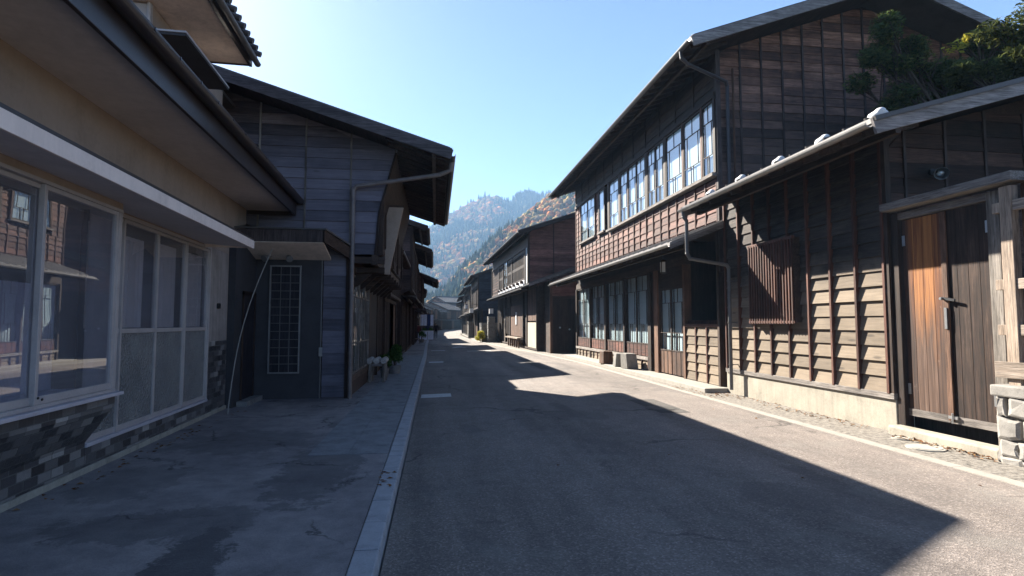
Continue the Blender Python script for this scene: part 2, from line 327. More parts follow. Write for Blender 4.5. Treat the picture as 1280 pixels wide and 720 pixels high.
# ------------------------------------------------------------------ mesh builder
class MB:
    def __init__(s, flip=False):
        s.v = []; s.f = []; s.mi = []; s.r = []; s.mats = []; s.flip = flip
    def mat(s, key):
        if key not in s.mats: s.mats.append(key)
        return s.mats.index(key)
    def add(s, vs, fs, mat, rnd=None):
        b = len(s.v); r = random.random() if rnd is None else rnd; k = s.mat(mat)
        if s.flip: s.v += [(-x, y, z) for x, y, z in vs]
        else: s.v += [tuple(p) for p in vs]
        for f in fs:
            f = [b + i for i in f]
            s.f.append(f[::-1] if s.flip else f); s.mi.append(k); s.r.append(r)
    def hexa(s, p, mat, rnd=None):
        # p: bottom 0-3 counter-clockwise, top 4-7
        s.add(p, [(3, 2, 1, 0), (4, 5, 6, 7), (0, 1, 5, 4), (1, 2, 6, 5), (2, 3, 7, 6), (3, 0, 4, 7)], mat, rnd)
    def box(s, x0, x1, y0, y1, z0, z1, mat, rnd=None):
        if x1 < x0: x0, x1 = x1, x0
        if y1 < y0: y0, y1 = y1, y0
        if z1 < z0: z0, z1 = z1, z0
        s.hexa([(x0, y0, z0), (x1, y0, z0), (x1, y1, z0), (x0, y1, z0), (x0, y0, z1), (x1, y0, z1), (x1, y1, z1), (x0, y1, z1)], mat, rnd)
    def bar(s, a, b, w, h, mat, rnd=None):
        """square bar from a to b, w horizontal width, h height"""
        a = Vector(a); b = Vector(b); d = (b - a).normalized()
        up = Vector((0, 0, 1)) if abs(d.z) < .95 else Vector((0, 1, 0))
        sd = d.cross(up).normalized() * w / 2; u = sd.cross(d).normalized() * h / 2
        p = [a - sd - u, a + sd - u, b + sd - u, b - sd - u, a - sd + u, a + sd + u, b + sd + u, b - sd + u]
        s.hexa([tuple(q) for q in p], mat, rnd)
    def cyl(s, a, b, r0, mat, r1=None, n=10, rnd=None, caps=True):
        a = Vector(a); b = Vector(b); r1 = r0 if r1 is None else r1
        d = (b - a).normalized(); t = d.orthogonal().normalized(); w = d.cross(t)
        vs = []
        for c, r in ((a, r0), (b, r1)):
            for i in range(n):
                an = 2 * math.pi * i / n
                vs.append(tuple(c + (t * math.cos(an) + w * math.sin(an)) * r))
        fs = [(i, (i + 1) % n, n + (i + 1) % n, n + i) for i in range(n)]
        if caps: fs += [tuple(range(n - 1, -1, -1)), tuple(range(n, 2 * n))]
        s.add(vs, fs, mat, rnd)
    def tube(s, pts, r, mat, n=10):
        rr = random.random()
        for a, b in zip(pts, pts[1:]): s.cyl(a, b, r, mat, n=n, rnd=rr)
        for p in pts[1:-1]: s.ball(p, r * 1.12, mat, n, rr)
    def ball(s, c, r, mat, n=10, rnd=None, sc=(1, 1, 1)):
        vs = [(c[0], c[1], c[2] - r * sc[2])]; k = max(4, n // 2)
        for j in range(1, k):
            ph = -math.pi / 2 + math.pi * j / k
            for i in range(n):
                an = 2 * math.pi * i / n
                vs.append((c[0] + r * sc[0] * math.cos(ph) * math.cos(an), c[1] + r * sc[1] * math.cos(ph) * math.sin(an), c[2] + r * sc[2] * math.sin(ph)))
        vs.append((c[0], c[1], c[2] + r * sc[2])); fs = []
        for i in range(n):
            fs.append((0, 1 + (i + 1) % n, 1 + i))
            for j in range(k - 2):
                a = 1 + j * n; fs.append((a + i, a + (i + 1) % n, a + n + (i + 1) % n, a + n + i))
            a = 1 + (k - 2) * n; fs.append((a + i, a + (i + 1) % n, len(vs) - 1))
        s.add(vs, fs, mat, rnd)
    def prism(s, prof, y0, y1, mat, rnd=None):
        """profile in XZ (counter-clockwise seen from -y) extruded along y"""
        n = len(prof)
        vs = [(x, y0, z) for x, z in prof] + [(x, y1, z) for x, z in prof]
        fs = [tuple(range(n)), tuple(range(2 * n - 1, n - 1, -1))] + [(i, n + i, n + (i + 1) % n, (i + 1) % n) for i in range(n)]
        s.add(vs, fs, mat, rnd)
    def halfpipe(s, a, b, r, mat, n=8):
        a = Vector(a); b = Vector(b); d = (b - a).normalized(); sd = d.cross(Vector((0, 0, 1))).normalized()
        vs = []
        for c in (a, b):
            for rr in (r, r * .86):
                for i in range(n + 1):
                    an = math.pi * i / n
                    vs.append(tuple(c + sd * (-math.cos(an) * rr) + Vector((0, 0, -math.sin(an) * rr))))
        k = n + 1; fs = []
        for i in range(n):
            fs.append((i, i + 1, 2 * k + i + 1, 2 * k + i)); fs.append((k + i + 1, k + i, 3 * k + i, 3 * k + i + 1))
            fs.append((i, k + i, k + i + 1, i + 1)); fs.append((2 * k + i + 1, 3 * k + i + 1, 3 * k + i, 2 * k + i))
        for i in (0, n): fs.append((i, 2 * k + i, 3 * k + i, k + i) if i == 0 else (i, k + i, 3 * k + i, 2 * k + i))
        s.add(vs, fs, mat)
    # --- timber walls
    def siding_x(s, X, y0, y1, z0, z1, bm, tm, ex=.24, bp=.6, tilt=.035, bw=.045, bt=.05, normal=1, run=(2, 5), battens=True, lim=None):
        """clapboards on a plane X=const, facing +X (normal 1) or -X; boards run along y"""
        nb = max(1, round((y1 - y0) / bp)); st = (y1 - y0) / nb
        z = z0
        while z < z1 - .03:
            zt = min(z + ex * random.uniform(.97, 1.03), z1); i = 0
            while i < nb:
                k = min(nb, i + random.randint(*run))
                a = y0 + i * st; b = y0 + k * st; t1 = tilt * random.uniform(.75, 1.25); dz = random.uniform(-.006, .006)
                g = .0015
                lo = X + normal * t1; hi = X + normal * .008
                p = [(X, a + g, z + dz), (lo, a + g, z + dz), (lo, b - g, z + dz + random.uniform(-.004, .004)), (X, b - g, z + dz), (X, a + g, zt + .01), (hi, a + g, zt + .01), (hi, b - g, zt + .01), (X, b - g, zt + .01)]
                if normal < 0: p = [p[1], p[0], p[3], p[2], p[5], p[4], p[7], p[6]]
                # thick lower edge
                s.hexa(p, bm); i = k
            z = zt
        if battens:
            for i in range(nb + 1):
                y = y0 + i * st
                a = X + normal * .012; b = X + normal * (bt + random.uniform(-.004, .004))
                s.box(a, b, y - bw / 2, y + bw / 2, z0 - .01, z1, tm)
    def siding_y(s, Y, lim, z0, z1, bm, tm, ex=.24, bp=.6, tilt=.03, bw=.045, bt=.045, x0=0, run=(2, 5), xr=(-9, 9)):
        """clapboards on a plane Y=const facing -y; lim(z) gives (xmin, xmax)"""
        z = z0
        while z < z1 - .02:
            zt = min(z + ex * random.uniform(.96, 1.04), z1)
            a0, a1 = lim(z); b0, b1 = lim(zt)
            if a1 - a0 > .05:
                b1 = max(b1, b0 + .01)
                lo = max(xr[0], a0); hi = min(xr[1], a1); x = x0 + bp * math.ceil((lo - x0) / bp)
                cuts = [lo]; k = random.randint(1, 3)
                while x < hi - .1:
                    if k == 0: cuts.append(x); k = random.randint(*run)
                    k -= 1; x += bp
                cuts.append(hi)
                for j, (p, q) in enumerate(zip(cuts, cuts[1:])):
                    pt = min(max(p, b0), max(b1, b0)); qt = min(q, b1) if j < len(cuts) - 2 else min(xr[1], b1)
                    if qt < pt + .001: qt = pt + .001
                    t1 = tilt * random.uniform(.75, 1.25); g = .002; dz = random.uniform(-.005, .005)
                    s.hexa([(p + g, Y - t1, z + dz), (q - g, Y - t1, z + dz), (q - g, Y, z + dz), (p + g, Y, z + dz),
                            (pt + g, Y - .008, zt + .01), (qt - g, Y - .008, zt + .01), (qt - g, Y, zt + .01), (pt + g, Y, zt + .01)], bm)
            z = zt
        if tm:
            x = x0 + bp * math.ceil((xr[0] - x0) / bp)
            while x < xr[1]:
                zz = [q for q in np.arange(z0, z1, .04) if lim(q)[0] + .02 < x < lim(q)[1] - .02]
                if zz: s.box(x - bw / 2, x + bw / 2, Y - bt, Y - .012, zz[0], zz[-1] + .04, tm)
                x += bp
    def build(s, name, parent=None, smooth=False, bevel=0):
        me = bpy.data.meshes.new(name); me.from_pydata(s.v, [], s.f)
        for k in s.mats: me.materials.append(M[k])
        me.polygons.foreach_set('material_index', s.mi)
        at = me.attributes.new('rnd', 'FLOAT', 'FACE'); at.data.foreach_set('value', s.r)
        if smooth: me.polygons.foreach_set('use_smooth', [True] * len(s.f))
        me.update()
        o = bpy.data.objects.new(name, me); COL.objects.link(o)
        if parent: o.parent = parent
        if bevel:
            b = o.modifiers.new('bevel', 'BEVEL'); b.width = bevel; b.segments = 2; b.limit_method = 'ANGLE'
        return o

def tag(o, label=None, cat=None, group=None, kind=None):
    if label: o['label'] = label
    if cat: o['category'] = cat
    if group: o['group'] = group
    if kind: o['kind'] = kind
    return o
def thing(name, loc, label, cat, rz=0, group=None):
    o = bpy.data.objects.new(name, None); COL.objects.link(o); o.location = loc; o.rotation_euler = (0, 0, rz)
    o.empty_display_size = .3
    return tag(o, label, cat, group)

def window(parent, X, y0, y1, z0, z1, flip=False, fm='dark_z', rows=((.26, (.5,)), (.48, (.2, .8)), (.26, (.42, .58))), back='shoji', gl='glass',
           fw=.045, mw=.016, depth=.05, bd=.05, name='window', back_z=None):
    """window on plane X (faces +X before flip): frame with muntins, glass pane and paper screen behind"""
    f = MB(flip)
    f.box(X - depth, X, y0, y0 + fw, z0, z1, fm); f.box(X - depth, X, y1 - fw, y1, z0, z1, fm)
    f.box(X - depth + .002, X - .002, y0 + fw, y1 - fw, z0, z0 + fw, fm); f.box(X - depth + .002, X - .002, y0 + fw, y1 - fw, z1 - fw, z1, fm)
    ya, yb, za, zb = y0 + fw, y1 - fw, z0 + fw, z1 - fw
    z = zb; tot = sum(r[0] for r in rows)
    for i, (h, vs) in enumerate(rows):
        zn = z - (zb - za) * h / tot
        for v in vs:
            y = ya + (yb - ya) * v; f.box(X - depth + .012, X - .008, y - mw / 2, y + mw / 2, zn, z, fm)
        if i < len(rows) - 1: f.box(X - depth + .009, X - .005, ya, yb, zn - mw / 2, zn + mw / 2, fm)
        z = zn
    w = f.build(name, parent)
    if gl:
        p = MB(flip); p.box(X - depth + .022, X - depth + .026, ya, yb, za, zb, gl); p.build('pane', w)
    if back:
        b = MB(flip); zt = zb if back_z is None else za + (zb - za) * back_z
        b.box(X - depth - bd - .01, X - depth - bd, ya, yb, za, zt, back); b.build('paper_screen' if back.startswith('shoji') else 'curtain', w)
    return w

def lattice(parent, X, y0, y1, z0, z1, flip=False, mat='dark_z', pitch=.09, w=.03, rails=(.5,), depth=.05, name='lattice'):
    m = MB(flip); n = max(2, round((y1 - y0) / pitch))
    for i in range(n + 1):
        y = y0 + (y1 - y0) * i / n; m.box(X - depth, X, y - w / 2, y + w / 2, z0, z1, mat)
    for r in (0, *rails, 1):
        z = z0 + (z1 - z0) * r; m.box(X - depth + .01, X - .012, y0 - w / 2 - .002, y1 + w / 2 + .002, z - w * .7, z + w * .7, mat)
    return m.build(name, parent)

def roof(parent, ex, ez, y0, y1, slope, rx, flip=False, th=.10, name='roof', bx=None, rafters=True, top='roof_metal', barge='dark_x', pitch=.45, wallx=None, under='dark_y', edge=None, bargeh=.2):
    """roof with front eave at X=ex, underside height ez, rising to ridge at X=rx; back eave at bx"""
    m = MB(flip)
    rz = ez + (ex - rx) * slope
    m.prism([(rx, rz), (ex, ez), (ex, ez + .03), (rx, rz + .03)], y0 + .03, y1 - .03, under)
    m.prism([(rx, rz + .034), (ex + .03, ez + .034 - .03 * slope), (ex + .03, ez + th), (rx, rz + th + .03 * slope)], y0, y1, edge or top)
    m.prism([(rx, rz + th + .03 * slope + .003), (ex - .02, ez + th + .003 + .05 * slope), (ex - .02, ez + th + .012 + .05 * slope), (rx, rz + th + .012 + .03 * slope)], y0 + .01, y1 - .01, top)
    # standing seams
    y = y0 + .2
    while y < y1:
        a = (rx, y, rz + th + .03); b = (ex, y, ez + th + .03); m.bar(a, b, .035, .04, top); y += .42
    if bx is not None:
        bz = rz - (rx - bx) * slope
        m.prism([(bx, bz), (rx, rz), (rx, rz + th), (bx, bz + th)], y0, y1, top)
        m.box(rx - .14, rx + .14, y0 - .03, y1 + .03, rz + th - .04, rz + th + .14, top)
    o = m.build(name, parent)
    for y in (y0 + .02, y1 - .02):
        b = MB(flip)
        b.bar((rx, y, rz - .02), (ex + .02, y, ez - .02), .045, bargeh, barge)
        if bx is not None: b.bar((bx, y, bz - .02), (rx, y, rz - .02), .045, bargeh, barge)
        b.build('bargeboard', o)
    if rafters:
        r = MB(flip); wx = wallx if wallx is not None else ex - 1.2; wz = ez + (ex - wx) * slope
        y = y0 + .3
        while y < y1 - .2:
            r.bar((wx - .05, y, wz + .05 * slope - .055), (ex - .06, y, ez + .06 * slope - .055), .055, .09, under); y += pitch
        r.box(ex - .42, ex - .34, y0 + .05, y1 - .05, ez + .38 * slope - .20, ez + .38 * slope - .105, under)
        r.build('rafters', o)
    return o

def gutter(parent, X, z, y0, y1, flip=False, r=.06, mat='gutter', name='gutter'):
    m = MB(flip); m.halfpipe((X, y0, z), (X, y1, z), r, mat)
    y = y0 + .3
    while y < y1:
        m.bar((X - r * 1.3, y, z + .01), (X + r * .8, y, z - r * .1), .012, .02, mat); y += .9
    return m.build(name, parent, smooth=False)

# ------------------------------------------------------------------ ground
def sheet(name, pts, mat, kind='structure', parent=None, sub=None):
    m = MB(); m.add(pts, [tuple(range(len(pts)))], mat, .5); return tag(m.build(name, parent), kind=kind)

RZ0, RZ1 = -.075, -.012          # road height at left kerb and right edge
def road_z(x): return RZ0 + (RZ1 - RZ0) * max(0, min(1, (x + .36) / 6.4))
g = MB(); g.box(-900, 900, -60, 1800, -1.2, -.16, 'earth', .5); tag(g.build('ground'), kind='structure')
# street edges along y
YS = [-8, 0, 5, 10, 16, 22, 30, 38, 46, 54, 62, 75, 90, 110, 140, 180, 240]
def left_edge(y): return np.interp(y, [-8, 8, 30, 45, 62, 75, 100, 150, 240], [-.36, -.38, -.44, -.62, -.7, -1.4, -2.2, -1.6, 3])
def right_edge(y): return np.interp(y, [-8, 8, 24, 32, 40, 50, 60, 75, 100, 150, 240], [6.1, 6.08, 6.15, 5.6, 4.7, 4.1, 3.7, 3.6, 4.0, 12, 30])
m = MB(); NX = 7
for a, b in zip(YS, YS[1:]):
    for i in range(NX):
        q = []
        for y, t in ((a, i / NX), (a, (i + 1) / NX), (b, (i + 1) / NX), (b, i / NX)):
            x = left_edge(y) + (right_edge(y) - left_edge(y)) * t
            q.append((x, y, RZ0 + (RZ1 - RZ0) * t + .025 * math.sin(math.pi * t)))
        m.add(q, [(0, 1, 2, 3)], 'asphalt', .5)
tag(m.build('road', smooth=True), kind='structure')
# left pavement
m = MB()
for a, b in zip(YS, YS[1:]):
    m.add([(-9, a, 0), (left_edge(a) - .22, a, 0), (left_edge(b) - .22, b, 0), (-9, b, 0)], [(0, 1, 2, 3)], 'pavement', .5)
pave = tag(m.build('pavement'), kind='structure')
m = MB()
y = 7.6
while y < 30:                        # paving slabs beside the kerb
    w = 1.18
    for x0, x1 in ((-1.62, -1.12), (-1.115, left_edge(y) - .235)):
        m.box(x0, x1 , y, y + w - .012, -.06, .006 + random.uniform(0, .003), 'slab')
    y += w
tag(m.build('paving_slabs', pave), kind='structure')
m = MB(); y = -4.0
while y < 62:
    L = .6; a = left_edge(y); b = left_edge(y + L)
    dz = random.uniform(-.003, .003); gp = .008
    m.hexa([(a - .215, y + gp, -.2), (a, y + gp, -.2), (b, y + L, -.2), (b - .215, y + L, -.2),
            (a - .215, y + gp, .012 + dz), (a - .03, y + gp, .012 + dz), (b - .03, y + L, .012 + dz), (b - .215, y + L, .012 + dz)], 'kerb'); y += L
tag(m.build('kerb', bevel=.012), kind='structure')
# right edge strip
m = MB()
for a, b in zip(YS, YS[1:]):
    m.add([(right_edge(a) + .16, a, -.008), (15, a, .03), (15, b, .03), (right_edge(b) + .16, b, -.008)], [(0, 1, 2, 3)], 'gravelly', .5)
tag(m.build('roadside_strip'), kind='structure')
m = MB(); y = -4.
while y < 60:
    a = right_edge(y); b = right_edge(y + 2)
    m.hexa([(a, y + .006, -.2), (a + .165, y + .006, -.2), (b + .165, y + 2, -.2), (b, y + 2, -.2), (a, y + .006, -.004), (a + .165, y + .006, .0), (b + .165, y + 2, .0), (b, y + 2, -.004)], 'strip_edge'); y += 2
tag(m.build('edging'), kind='structure')
M['asphalt_patch'] = plain('darker asphalt repair', (.085, .076, .070), .9, .3, 0, .3, 12.0, .9, .006)
# road paint, covers
def rz(x, y):
    t = (x - left_edge(y)) / (right_edge(y) - left_edge(y)); return RZ0 + (RZ1 - RZ0) * t + .025 * math.sin(math.pi * t)
m = MB()
def paint(pts):
    n = len(pts); m.add([(x, y, rz(x, y) + .006) for x, y in pts], [tuple(range(n))], 'paint', .5)
paint([(-.34, 13.55), (.38, 13.6), (.38, 14.25), (-.34, 14.2)])
paint([(-.30, 25.4), (.35, 25.4), (.35, 26.1), (-.30, 26.1)])
paint([(-.3, 36.2), (.6, 36.2), (.6, 36.8), (-.3, 36.8)])
paint([(1.9, 34.6), (3.4, 34.6), (3.4, 35.0), (1.9, 35.0)])
paint([(1.1, 40.0), (1.9, 42.6), (2.05, 42.3), (1.4, 40.1)]); paint([(1.15, 39.6), (2.1, 39.6), (2.1, 40.05), (1.15, 40.05)])
tag(m.build('road_paint'), kind='structure')
m = MB()
def strip(x0, x1, y0, y1):
    n = max(1, int(y1 - y0)); j = [random.uniform(-.015, .015) for _ in range(n + 1)]
    for i in range(n):
        a = y0 + (y1 - y0) * i / n; b = y0 + (y1 - y0) * (i + 1) / n
        m.add([(x0 + j[i], a, rz(x0, a) + .004), (x1 + j[i], a, rz(x1, a) + .004), (x1 + j[i + 1], b, rz(x1, b) + .004), (x0 + j[i + 1], b, rz(x0, b) + .004)], [(0, 1, 2, 3)], 'asphalt_patch', .5)
strip(4.25, 4.85, 10.3, 12.2); strip(3.9, 4.3, 20.5, 27.0)
tag(m.build('road_repair'), kind='structure')
def cover(x, y, r, mat, label, z):
    m = MB(); m.cyl((x, y, z - .03), (x, y, z + .007), r, mat, n=28); m.cyl((x, y, z + .007), (x, y, z + .012), r * .82, mat, n=28)
    tag(m.build('manhole_cover'), label, 'manhole cover')
cover(4.52, 10.9, .33, 'drain', 'dark round iron manhole cover in the sunlit road', rz(4.52, 10.9))
cover(6.65, 6.95, .23, 'lid', 'larger pale round concrete lid in front of the wooden gate', .0)
cover(6.85, 7.55, .14, 'lid', 'smaller pale round lid by the corner of the concrete footing', .003)
m = MB(); m.box(6.55, 7.25, 13.1, 28.4, -.1, .10, 'strip_edge'); tag(m.build('stone_plinth', bevel=.015), kind='structure')
# dry leaves
def leaves(name, n, xr, yr, zf, label):
    m = MB()
    for _ in range(n):
        x = random.uniform(*xr); y = random.uniform(*yr); s = random.uniform(.018, .04); z = zf(x, y) + .004; an = random.uniform(0, 6.3)
        c, q = math.cos(an) * s, math.sin(an) * s; k = random.uniform(.004, .02)
        m.add([(x - c, y - q, z), (x + q * .6, y - c * .6, z + k), (x + c, y + q, z + .003), (x - q * .6, y + c * .6, z + k * .6)], [(0, 1, 2), (0, 2, 3)], 'dry_leaf')
    tag(m.build(name), label, 'leaves', kind='stuff')
leaves('fallen_leaves', 130, (6.75, 7.12), (8.4, 13.0), lambda x, y: .0, 'dry brown leaves scattered along the concrete footing')
leaves('fallen_leaves', 150, (6.75, 7.05), (6.1, 7.7), lambda x, y: .01, 'dry brown leaves heaped in front of the gate sill')
leaves('fallen_leaves', 140, (6.2, 6.9), (12.2, 14.6), lambda x, y: .0, 'dry leaves gathered around the foot of the downpipe')
leaves('fallen_leaves', 16, (.2, 5.8), (5, 14), lambda x, y: rz(x, y), 'few pale leaves lying on the open road')
leaves('fallen_leaves', 60, (-3.86, -3.6), (5.5, 11.5), lambda x, y: .003, 'sparse dry litter along the foot of the tiled shop wall')
leaves('fallen_leaves', 14, (-.62, -.45), (6, 6.7), lambda x, y: .014, 'few pale leaves on the left kerb')

# ------------------------------------------------------------------ warehouse on the right
W = 7.2
wh = thing('warehouse', (W, 8, 0), 'dark timber warehouse with sunlit clapboards on a pale concrete footing', 'warehouse')
def wl(o): o.location = (-W, -8, 0); return o       # children modelled in world coordinates
SL = .29
m = MB(); zf = lambda x: 4.40 + (x - 5.9) * SL - .06
m.add([(W + .02, 8.02, .3), (12.4, 8.02, .3), (12.4, 8.02, 4.66), (9.8, 8.02, zf(9.8)), (W + .02, 8.02, zf(W + .02)),
       (W + .02, 13.1, .3), (12.4, 13.1, .3), (12.4, 13.1, 4.66), (9.8, 13.1, zf(9.8)), (W + .02, 13.1, zf(W + .02))],
      [(0, 1, 2, 3, 4), (9, 8, 7, 6, 5), (0, 4, 9, 5), (1, 6, 7, 2), (2, 7, 8, 3), (3, 8, 9, 4)], 'dark_y')
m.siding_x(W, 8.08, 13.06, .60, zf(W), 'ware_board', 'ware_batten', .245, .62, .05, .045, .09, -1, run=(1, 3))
m.box(W - .075, W + .02, 7.98, 8.08, .5, zf(W), 'dark_z'); m.box(W - .06, W + .02, 13.02, 13.1, .5, zf(W), 'dark_z')
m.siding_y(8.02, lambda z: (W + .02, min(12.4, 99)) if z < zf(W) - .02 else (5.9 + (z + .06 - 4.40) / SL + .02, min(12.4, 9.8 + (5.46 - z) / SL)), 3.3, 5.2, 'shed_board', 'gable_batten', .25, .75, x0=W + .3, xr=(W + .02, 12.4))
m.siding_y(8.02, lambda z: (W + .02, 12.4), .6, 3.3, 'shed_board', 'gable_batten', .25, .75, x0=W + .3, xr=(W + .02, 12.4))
wl(m.build('wall', wh))
m = MB(); m.box(W - .045, 12.42, 7.98, 13.14, -.05, .50, 'concrete'); wl(m.build('concrete_footing', wh, bevel=.01))
m = MB(); m.box(W - .085, W + .05, 7.97, 13.12, .503, .598, 'grey_y'); wl(m.build('sill_beam', wh, bevel=.006))
# roof (built flipped: X measured from 0 to the left)
r = roof(wh, -5.9, 4.40, 6.72, 12.75, SL, -9.8, True, name='roof', bx=-13.0, wallx=-7.2, barge='grey_x', bargeh=.22, edge='roof_metal'); wl(r)
m = MB(); m.bar((9.8, 6.70, 4.40 + 3.9 * SL + .07), (5.86, 6.70, 4.47), .05, .06, 'roof_metal'); o = m.build('verge_cap', wh); wl(o)
o = gutter(wh, -5.84, 4.43, 6.76, 12.78, True, .065, 'gutter_lt'); wl(o)
m = MB()
m.tube([(5.84, 12.62, 4.40), (5.86, 12.62, 4.24), (5.93, 12.62, 4.15), (5.93, 12.62, 3.36), (6.0, 12.62, 3.24), (6.93, 12.62, 3.10), (6.98, 12.62, 3.02), (6.98, 12.62, .12)], .042, 'gutter', 12)
for z in (2.7, 1.7, .7): m.cyl((6.98, 12.62, z), (6.98, 12.62, z + .035), .052, 'gutter', n=12); m.bar((6.98, 12.62, z + .015), (7.2, 12.62, z + .015), .02, .02, 'gutter')
wl(m.build('downpipe', wh))
for i, y in enumerate((6.85, 7.95, 9.1, 10.35, 11.6)):
    m = MB(); m.ball((6.04, y, 4.57), .13, 'white_lump', 12, sc=(.8, 1.25, .55)); m.ball((6.02, y - .07, 4.60), .08, 'white_lump', 10, sc=(.8, 1.1, .7)); o = m.build('snow_guard', wh, smooth=True); wl(o)
# grille window
m = MB(); gx = W - .20; a, b, c, d = 10.22, 11.80, 1.72, 3.42
m.box(gx + .03, W + .01, a, b, c, d, 'dark_y'); m.box(gx - .005, gx + .05, a - .02, b + .02, c - .02, c + .03, 'ware_batten'); m.box(gx - .005, gx + .05, a - .02, b + .02, d - .03, d + .03, 'ware_batten')
gw = m.build('grille_window', wh); wl(gw)
m = MB()
n = 17
for i in range(n):
    y = a + .03 + (b - a - .06) * i / (n - 1); m.box(gx - .012, gx + .02, y - .018, y + .018, c - .035, d, 'ware_batten')
m.build('grille', gw)

# lamp under the gable
lp = thing('wall_lamp', (7.95, 7.98, 4.15), 'small round metal flood lamp on the dark gable above the gate', 'lamp')
m = MB(); m.cyl((0, 0, .0), (0, -.05, 0), .05, 'iron', n=14); m.cyl((0, -.05, 0), (-.02, -.16, -.04), .018, 'iron'); m.build('bracket', lp)
m = MB(); m.cyl((.04, -.14, -.05), (-.06, -.26, -.09), .06, 'steel', .10, n=20, caps=False); m.ball((.03, -.15, -.05), .06, 'steel', 16); m.build('lamp_shade', lp, smooth=True)
m = MB(); m.ball((-.02, -.21, -.07), .055, 'glass', 14); m.build('bulb', lp, smooth=True)

# ------------------------------------------------------------------ gate
GX = 7.22
gt = thing('wooden_gate', (GX, 7.1, 0), 'tall double leaf wooden gate, one leaf orange brown and one nearly black', 'gate')
def gl_(o): o.location = (-GX, -7.1, 0); return o
def mat_gate():
    m, nt, out = new_mat('orange brown plank with weathered foot'); t = NT(nt)
    v = t.coords((26, 26, .8), rnd=53.); g1 = t.noise(v, 1.0, 6, .65, .6); r = t.rnd()
    f = t.math('ADD', g1, t.math('MULTIPLY', t.math('SUBTRACT', r, .5), .35))
    c = t.ramp(f, [(.3, (.05, .015, .006)), (.5, (.14, .046, .013)), (.72, (.31, .125, .034))])
    tc = t.n('ShaderNodeTexCoord'); sp = t.n('ShaderNodeSeparateXYZ'); t.l(tc.outputs['Object'], sp.inputs[0])
    b = t.noise(t.coords((9, 9, 1.0)), 1.0, 5, .7)
    zz = t.math('ADD', sp.outputs[2], t.math('MULTIPLY', t.math('SUBTRACT', b, .5), 2.2))
    mr = t.n('ShaderNodeMapRange'); t.l(zz, mr.inputs[0]); mr.inputs[1].default_value = 2.2; mr.inputs[2].default_value = 1.15
    # planks at both edges of the leaf darkened by handling
    ed = t.math('ABSOLUTE', t.math('SUBTRACT', sp.outputs[1], 7.42)); mr2 = t.n('ShaderNodeMapRange'); t.l(t.math('ADD', ed, t.math('MULTIPLY', t.math('SUBTRACT', b, .5), .16)), mr2.inputs[0]); mr2.inputs[1].default_value = .22; mr2.inputs[2].default_value = .33
    dk = t.math('MINIMUM', t.math('ADD', mr.outputs[0], mr2.outputs[0]), .93)
    gc = t.ramp(f, [(.3, (.02, .011, .008)), (.6, (.055, .032, .023)), (.8, (.13, .085, .065))])
    c = t.mix(dk, c, gc)
    pt = t.noise(t.coords((12, 12, 5)), 1.0, 6, .75)
    c = t.mix(t.ramp(pt, [(.64, 0), (.7, .4)]), c, (.22, .17, .14))
    t.pbr(out, c, .7, .3, 0, t.bump(g1, .5, .004)); return m
M['gate_orange'] = mat_gate()
M['gate_black'] = wood('black brown gate plank', (.010, .006, .005), (.036, .020, .014), (.095, .06, .043), 'z', .75, .4, knots=False)
def leaf(y0, y1, mat, jitter):
    m = MB(); n = 4; w = (y1 - y0) / n
    for i in range(n): m.box(GX, GX + .035, y0 + i * w + .002, y0 + (i + 1) * w - .002, .33, 3.30, mat)
    o = m.build('door_leaf', gt, bevel=.003); gl_(o)
    k = MB(); k.box(GX - .012, GX - .002, y0, y1, .295, .40, 'grey_y'); k.build('kick_board', o)
    for z in (.62, 2.9):
        k = MB(); yy = y1 - .03 if jitter else y0 + .03; k.box(GX - .014, GX - .004, yy - .025, yy + .025, z, z + .16, 'steel'); k.build('hinge', o)
    return o
l1 = leaf(7.10, 7.80, 'gate_orange', 1); l1['label'] = 'orange brown leaf with bleached lower planks'
l2 = leaf(6.40, 7.06, 'gate_black', 0); l2['label'] = 'blackened brown leaf'
m = MB(); m.box(GX - .03, GX - .003, 7.03, 7.115, .33, 3.30, 'brown_z'); gl_(m.build('meeting_stile', gt, bevel=.004))
m = MB(); m.box(GX - .045, GX - .032, 7.05, 7.09, 1.62, 1.92, 'steel'); m.bar((GX - .06, 6.90, 2.02), (GX - .05, 7.12, 2.06), .02, .035, 'iron'); m.cyl((GX - .04, 7.1, 2.05), (GX - .09, 7.1, 2.05), .02, 'steel'); gl_(m.build('latch', gt))
m = MB(); m.box(GX - .045, GX - .032, 6.96, 7.10, .36, .40, 'steel'); m.cyl((GX - .05, 7.03, .30), (GX - .05, 7.03, .44), .014, 'steel'); gl_(m.build('bolt', gt))
for y0, y1, mm in ((7.82, 7.95, 'dark_z'), (6.22, 6.39, 'grey_z')):
    m = MB(); m.box(GX - .06, GX + .09, y0, y1, .05, 3.42, mm); gl_(m.build('gate_post', gt, bevel=.01))
m = MB(); m.box(GX - .24, GX + .06, 5.9, 7.96, 3.46, 3.58, 'grey_y'); m.box(GX - .05, GX + .05, 6.24, 7.9, 3.315, 3.42, 'grey_y')
gl_(m.build('lintel', gt, bevel=.008))
m = MB(); m.box(GX + .22, GX + .26, 6.2, 7.95, -.05, .5, 'black_z'); gl_(m.build('gap_shade_board', gt))  # black board added behind the leaves to darken the gap beneath them
gs = MB(); gs.box(6.96, 7.20, 6.2, 7.95, -.05, .13, 'concrete'); tag(gs.build('gate_sill', bevel=.03), 'low worn concrete step under the wooden gate', 'step')
